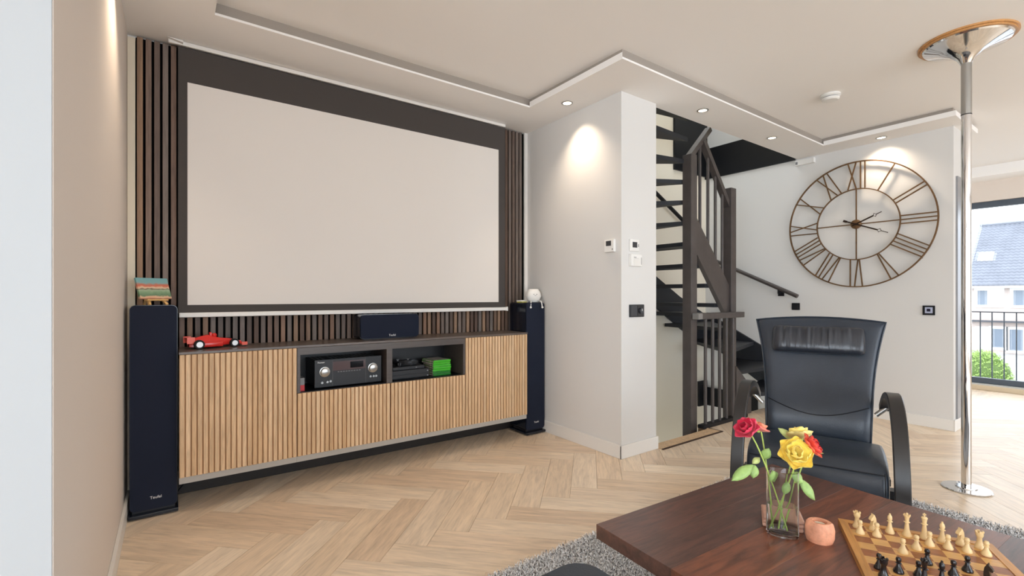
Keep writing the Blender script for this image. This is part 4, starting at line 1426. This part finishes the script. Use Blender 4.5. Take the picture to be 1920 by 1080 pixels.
def leaf_mesh(b, p0, p1, wd, droop=0.004, nrm=None):
    p0, p1 = Vector(p0), Vector(p1)
    d = p1 - p0
    up = Vector(nrm) if nrm else Vector((-0.6, -0.6, 0.6))
    side = d.cross(up).normalized()
    nn = side.cross(d).normalized()

    def f(u, v, off):
        s = (u - 0.5) * 2
        w = wd * math.sin(PI * min(1, 0.04 + 0.96 * v)) ** 0.75
        return p0 + d * v + side * (s * w / 2) + nn * (off - droop * s * s + droop * math.sin(PI * v))
    shell(b, lambda u, v: f(u, v, 0.0004), lambda u, v: f(u, v, -0.0004), 4, 6)


def rose(label, bloom, mid, foot, size, cols, tilt, leaves, nin=13):
    t = thing('rose', label, 'rose', foot, 0, 'cut roses in the glass vase')
    F = Vector(foot)
    B, Mi = Vector(bloom) - F, Vector(mid) - F
    b = newbm()
    pts = []
    for i in range(11):
        s = i / 10
        pts.append((1 - s) ** 2 * Vector((0, 0, 0)) + 2 * s * (1 - s) * (Mi * 2 - B / 2) + s * s * B)
    tube(b, pts, 0.0021, 7)
    obj('stem', b, STEM, t, smooth=60)
    rnd = random.Random(len(label) * 7 + int(size * 1e4))
    ax = Vector(tilt).normalized()
    q = ax.to_track_quat('Z', 'Y')
    c0 = B - ax * size * 0.28
    b = newbm(); bmesh.ops.create_uvsphere(b, u_segments=10, v_segments=6, radius=size * 0.17, matrix=Matrix.Translation(c0)); obj('calyx', b, STEM, t, smooth=60)
    pm = [petal_bm(size * 0.55, size * 0.66, 0.0), petal_bm(size * 0.82, size * 0.74, 0.12), petal_bm(size * 0.98, size * 0.74, 0.32)]
    mats = [mat('petal_%s_%d' % (label[:9].replace(' ', '_'), k), c, 0.5, sheen=0.2, noise=(70, 0.12, (1, 1, 1))) for k, c in enumerate(cols)]
    for k, me in enumerate(pm):
        me.materials.append(mats[k])
    k = 0
    for ring, cnt, rad, lean in ((0, 4, 0.04, -0.05), (1, 5, 0.10, 0.25), (2, 6, 0.16, 0.62)):
        for i in range(cnt):
            az = 2 * PI * (i + 0.37 * ring) / cnt + rnd.uniform(-0.15, 0.15)
            R = q.to_matrix().to_4x4() @ Matrix.Rotation(az, 4, 'Z') @ Matrix.Translation((0, -rad * size * 0.3, 0)) @ Matrix.Rotation(lean + rnd.uniform(-0.1, 0.1), 4, 'X')
            M = Matrix.Translation(c0) @ R
            o = put('petal', pm[ring], None, t)
            o.matrix_local = M
            k += 1
    for p0, p1, wd, mm in leaves:
        b = newbm(); leaf_mesh(b, Vector(p0) - F, Vector(p1) - F, wd)
        obj('leaf', b, mm, t, smooth=70)


rose('crimson pink rose leaning out to the left of the vase', (1.312, 0.696, 0.727), (1.362, 0.672, 0.632), (1.420, 0.636, 0.437), 0.047,
     [lin(196, 24, 62), lin(214, 36, 74), lin(226, 62, 96)], (-0.75, 0.1, 0.75),
     [((1.327, 0.684, 0.624), (1.259, 0.708, 0.588), 0.030, LEAF), ((1.341, 0.686, 0.620), (1.327, 0.684, 0.586), 0.026, LEAF), ((1.369, 0.678, 0.632), (1.363, 0.658, 0.669), 0.027, LEAF)])
rose('peach rose close behind the crimson rose at the left', (1.384, 0.694, 0.718), (1.394, 0.684, 0.640), (1.400, 0.662, 0.437), 0.036,
     [lin(226, 120, 84), lin(232, 140, 108), lin(236, 132, 120)], (0.35, -0.2, 0.9),
     [((1.373, 0.688, 0.634), (1.345, 0.694, 0.622), 0.018, LEAFP), ((1.396, 0.659, 0.566), (1.373, 0.651, 0.606), 0.030, LEAF)])
rose('big yellow rose facing the camera above the vase', (1.405, 0.604, 0.664), (1.411, 0.622, 0.585), (1.392, 0.668, 0.437), 0.060,
     [lin(246, 222, 118), lin(248, 228, 112), lin(244, 216, 92)], (-0.62, -0.55, 0.55),
     [((1.407, 0.626, 0.574), (1.397, 0.633, 0.540), 0.022, LEAF), ((1.426, 0.625, 0.600), (1.441, 0.602, 0.572), 0.030, LEAF)])
rose('orange red rose right of the big yellow rose', (1.463, 0.588, 0.677), (1.451, 0.617, 0.590), (1.425, 0.648, 0.437), 0.048,
     [lin(206, 40, 44), lin(222, 66, 50), lin(230, 94, 62)], (0.3, -0.8, 0.6),
     [((1.456, 0.616, 0.577), (1.469, 0.582, 0.524), 0.028, LEAF)])
rose('yellow rose half hidden at the back of the bunch', (1.505, 0.640, 0.690), (1.452, 0.646, 0.580), (1.412, 0.654, 0.437), 0.052,
     [lin(242, 214, 110), lin(246, 222, 122), lin(234, 218, 140)], (0.2, 0.3, 0.9),
     [((1.500, 0.648, 0.670), (1.480, 0.686, 0.703), 0.024, LEAFP), ((1.473, 0.616, 0.650), (1.522, 0.580, 0.647), 0.007, LEAFP)])

# stone tea light holder, coasters
ROSEQ = mat('salt_stone', lin(228, 160, 128), 0.5, noise=(30, 0.3, (1, 1, 1)), bump=(50, 0.9, (1, 1, 1)))
t = thing('tea_light_holder', 'pink salt stone tea light holder between vase and chess board', 'candle holder', (1.457, 0.566, TZ), math.radians(-62))
t.scale = (1.06, 1.06, 1.1)
b = newbm()
prof = []
n = 28
outl = []
for i in range(n):
    a = 2 * PI * i / n
    x = 0.034 * math.cos(a)
    y = 0.027 * math.sin(a) * (0.60 + 0.40 * abs(math.sin(a)))
    outl.append((x, y))


def orient(k, z, f=1.0):
    return [b.verts.new((x * k, y * k, z)) for x, y in outl]


rg = [orient(0.86, 0.0), orient(0.98, 0.012), orient(1.0, 0.032), orient(0.90, 0.047), orient(0.78, 0.051)]
hole = [[b.verts.new((0.017 * math.cos(2 * PI * i / n), 0.0145 * math.sin(2 * PI * i / n), z)) for i in range(n)] for z in (0.050, 0.034)]
rg += hole
for r0, r1 in zip(rg[:-1], rg[1:]):
    for i in range(n):
        b.faces.new((r0[i], r0[(i + 1) % n], r1[(i + 1) % n], r1[i]))
b.faces.new(rg[0]); b.faces.new(rg[-1])
obj('stone', b, ROSEQ, t, smooth=45)
b = newbm(); lathe(b, [(0.0, 0.0345), (0.0135, 0.0345), (0.0135, 0.044), (0.0125, 0.044), (0.0122, 0.039), (0.0, 0.039)], 20); obj('tea_light', b, mat('wax', lin(236, 228, 214), 0.4), t, smooth=40)
COA = mat('coaster_stone', lin(206, 160, 138), 0.5, noise=(30, 0.15, (1, 1, 1)))
COS = mat('coaster_rim', lin(150, 142, 140), 0.35)
for i, lb in enumerate(('lowest', 'middle', 'top')):
    t = thing('coaster', 'square tan coaster, %s of the stack behind the vase' % lb, 'coaster', (1.477 + 0.001 * i, 0.676, TZ + 0.011 * i), math.radians(28 + 2 * i), 'coasters stacked behind the vase')
    b = newbm(); bx(b, -0.044, 0.044, -0.052, 0.052, 0.0, 0.0105, bev=0.0045, seg=3); obj('plate', b, COA, t, smooth=50)
    b = newbm(); bx(b, -0.038, 0.038, -0.0528, -0.051, 0.003, 0.0075); bx(b, 0.043, 0.0448, -0.046, 0.046, 0.003, 0.0075); obj('edge_band', b, COS, t)

# ================================================================== armchair
LEA = mat('black_leather', lin(46, 54, 65), 0.32, spec=0.55, bump=(260, 0.18, (1, 1, 1)), noise=(3, 0.2, (1, 1, 1)))
LEAP = mat('pillow_leather', lin(42, 46, 54), 0.28, spec=0.6, bump=(22, 0.9, (2.2, 1, 0.35)))
ARMM = mat('arm_black_lacquer', lin(40, 38, 38), 0.3, spec=0.55)
SEAM = mat('seam_black', lin(16, 18, 24), 0.6)
ch = thing('recliner_armchair', 'black leather recliner armchair with head pillow and curved arms', 'armchair', (2.485, 0.985, 0.0), math.radians(-70))


def back_mid(v):
    y = 0.14 + 0.19 * v ** 1.25 - 0.028 * math.exp(-((v - 0.22) / 0.17) ** 2)
    return y, 0.365 + 0.60 * v


def back_half(v):
    return 0.218 + 0.02 * v + 0.052 * v ** 3


def back_pt(u, v, off, k=1.0):
    s = (u - 0.5) * 2
    y, z = back_mid(v)
    hw = back_half(v) * k
    yy = y - 0.018 * s * s + off
    zz = z + 0.020 * (1 - s * s) * v ** 4
    return Vector((s * hw, yy, zz))


def back_front(u, v):
    s = abs(u - 0.5) * 2
    t_ = abs(v - 0.5) * 2
    return back_pt(u, v, 0.022 * max(s ** 14, t_ ** 22))


b = newbm(); shell(b, back_front, lambda u, v: back_pt(u, v, 0.055 - 0.018 * max((abs(u - 0.5) * 2) ** 14, (abs(v - 0.5) * 2) ** 22)), 28, 36)
bk = obj('backrest', b, LEA, ch, smooth=80)
b = newbm(); tube(b, [back_pt(0.03 + 0.94 * i / 20, 0.33 - 0.10 * math.sin(PI * i / 20), -0.0005) for i in range(21)], 0.0024, 6); obj('seam', b, SEAM, bk, smooth=60)
edge = [back_pt(0.0, v / 16, 0.0225) for v in range(17)] + [back_pt(u / 12, 1.0, 0.0225) for u in range(1, 13)] + [back_pt(1.0, 1 - v / 16, 0.0225) for v in range(1, 17)]
b = newbm(); tube(b, edge, 0.0045, 6); obj('piping', b, LEA, bk, smooth=60)
# pillow
b = newbm()
py, pz = back_mid(0.84)
pts = [(-0.205 + 0.41 * i / 48, py - 0.032 - 0.006 * (1 - ((i - 24) / 24) ** 2), pz) for i in range(49)]
el = [(math.cos(2 * PI * k / 28), math.sin(2 * PI * k / 28)) for k in range(28)]
fr = frames([Vector(p) for p in pts], up=Vector((0, 0.28, 1)))
rings = []
rw = random.Random(5)
wr = [rw.uniform(-1, 1) for _ in range(80)]
for i, (p, u_, w_) in enumerate(fr):
    e_ = min(i, 48 - i)
    k = {0: 0.80, 1: 0.90, 2: 0.97}.get(e_, 1.0)
    kd = {0: 0.25, 1: 0.62, 2: 0.84, 3: 0.95}.get(e_, 1.0)
    ring = []
    for ca_, sa_ in el:
        a_ = math.copysign(abs(ca_) ** 0.62, ca_) * 0.070 * k
        d_ = math.copysign(abs(sa_) ** 0.75, sa_) * 0.034 * kd
        # gathers running down from the top seam
        d_ *= 1.0 + 0.30 * wr[i] * max(0.0, ca_ + 0.25)
        ring.append(b.verts.new(p + u_ * a_ + w_ * d_))
    rings.append(ring)
for r0, r1 in zip(rings[:-1], rings[1:]):
    for k in range(28):
        b.faces.new((r0[k], r0[(k + 1) % 28], r1[(k + 1) % 28], r1[k]))
b.faces.new(rings[0]); b.faces.new(rings[-1])
obj('head_pillow', b, LEAP, ch, smooth=80, sub=1)
# seat
prof = [(-0.235, 0.17), (-0.268, 0.20), (-0.285, 0.27), (-0.283, 0.335), (-0.262, 0.385), (-0.215, 0.412), (-0.10, 0.425), (0.05, 0.418), (0.16, 0.405), (0.19, 0.36), (0.17, 0.28), (0.0, 0.23)]
b = newbm()
xs = [-0.262, -0.258, -0.24, -0.12, 0, 0.12, 0.24, 0.258, 0.262]
ks = [0.86, 0.95, 1.0, 1.0, 1.0, 1.0, 1.0, 0.95, 0.86]
cyy, czz = -0.03, 0.31
rr = [[b.verts.new((x, cyy + (y - cyy) * k, czz + (z - czz) * k)) for y, z in prof] for x, k in zip(xs, ks)]
for r0, r1 in zip(rr[:-1], rr[1:]):
    for j in range(len(prof)):
        b.faces.new((r0[j], r0[(j + 1) % len(prof)], r1[(j + 1) % len(prof)], r1[j]))
b.faces.new(rr[0]); b.faces.new(rr[-1])
se = obj('seat', b, LEA, ch, smooth=80, sub=1)
b = newbm(); tube(b, [(-0.245 + 0.49 * i / 10, -0.2665, 0.377) for i in range(11)], 0.0022, 6); obj('seam', b, SEAM, se)
b = newbm(); tube(b, [(0.243, -0.268, 0.21), (0.244, -0.286, 0.27), (0.244, -0.285, 0.335), (0.244, -0.264, 0.385)], 0.002, 6); obj('seam', b, SEAM, se)
# arms: bent wood, from the backrest forward and down to the floor, then back along it
for s in (-1, 1):
    path = [(s * 0.278, 0.19, 0.565), (s * 0.282, 0.13, 0.615), (s * 0.286, 0.06, 0.648), (s * 0.290, -0.02, 0.655), (s * 0.292, -0.09, 0.640), (s * 0.294, -0.15, 0.600), (s * 0.296, -0.20, 0.535), (s * 0.297, -0.24, 0.44), (s * 0.298, -0.27, 0.33), (s * 0.298, -0.29, 0.20), (s * 0.298, -0.295, 0.10), (s * 0.298, -0.28, 0.052), (s * 0.298, -0.23, 0.032), (s * 0.298, 0.0, 0.030), (s * 0.298, 0.28, 0.032)]
    # smooth the path
    P = [Vector(p) for p in path]
    for _ in range(2):
        Q = [P[0]]
        for a, c in zip(P[:-1], P[1:]):
            Q += [a * 0.75 + c * 0.25, a * 0.25 + c * 0.75]
        P = Q + [P[-1]]
    b = newbm(); sweep(b, P, [(-0.026, -0.013), (-0.023, -0.016), (0.023, -0.016), (0.026, -0.013), (0.026, 0.013), (0.023, 0.016), (-0.023, 0.016), (-0.026, 0.013)], up=(1, 0, 0))
    obj('arm', b, ARMM, ch, smooth=40)
    b = newbm(); tube(b, [(s * 0.24, 0.17, 0.53), (s * 0.285, 0.17, 0.575)], 0.011, 10); obj('arm_joint', b, STEEL, ch, smooth=40)
b = newbm(); bar(b, (-0.29, -0.1, 0.26), (0.29, -0.1, 0.26), 0.03, 0.05); bar(b, (-0.29, 0.12, 0.24), (0.29, 0.12, 0.24), 0.03, 0.05); obj('cross_bar', b, ARMM, ch)
for s in (-1, 1):
    b = newbm(); bar(b, (s * 0.285, -0.1, 0.25), (s * 0.298, 0.05, 0.04), 0.03, 0.03, (1, 0, 0)); obj('side_strut', b, ARMM, ch)

# footstool corner at the lower picture edge
t = thing('footstool', 'dark leather footstool peeking in at the bottom edge beside the table', 'footstool', (0.645, 0.668, 0.0), math.radians(1.0))
b = newbm(); prism(b, rrect(0.43, 0.43, 0.065, 14), 0.35, 0.425); bmesh.ops.bevel(b, geom=[e for e in b.edges if abs(e.verts[0].co.z - e.verts[1].co.z) < 1e-6], offset=0.012, segments=3, affect='EDGES'); obj('cushion', b, LEA, t, smooth=50)
b = newbm(); prism(b, rrect(0.36, 0.36, 0.05, 6), 0.31, 0.35); obj('frame', b, ARMM, t, smooth=50)
for sx in (-1, 1):
    for sy in (-1, 1):
        b = newbm(); bar(b, (sx * 0.14, sy * 0.14, 0.32), (sx * 0.16, sy * 0.16, 0.012), 0.03, 0.03, (1, 0, 0)); obj('leg', b, ARMM, t)
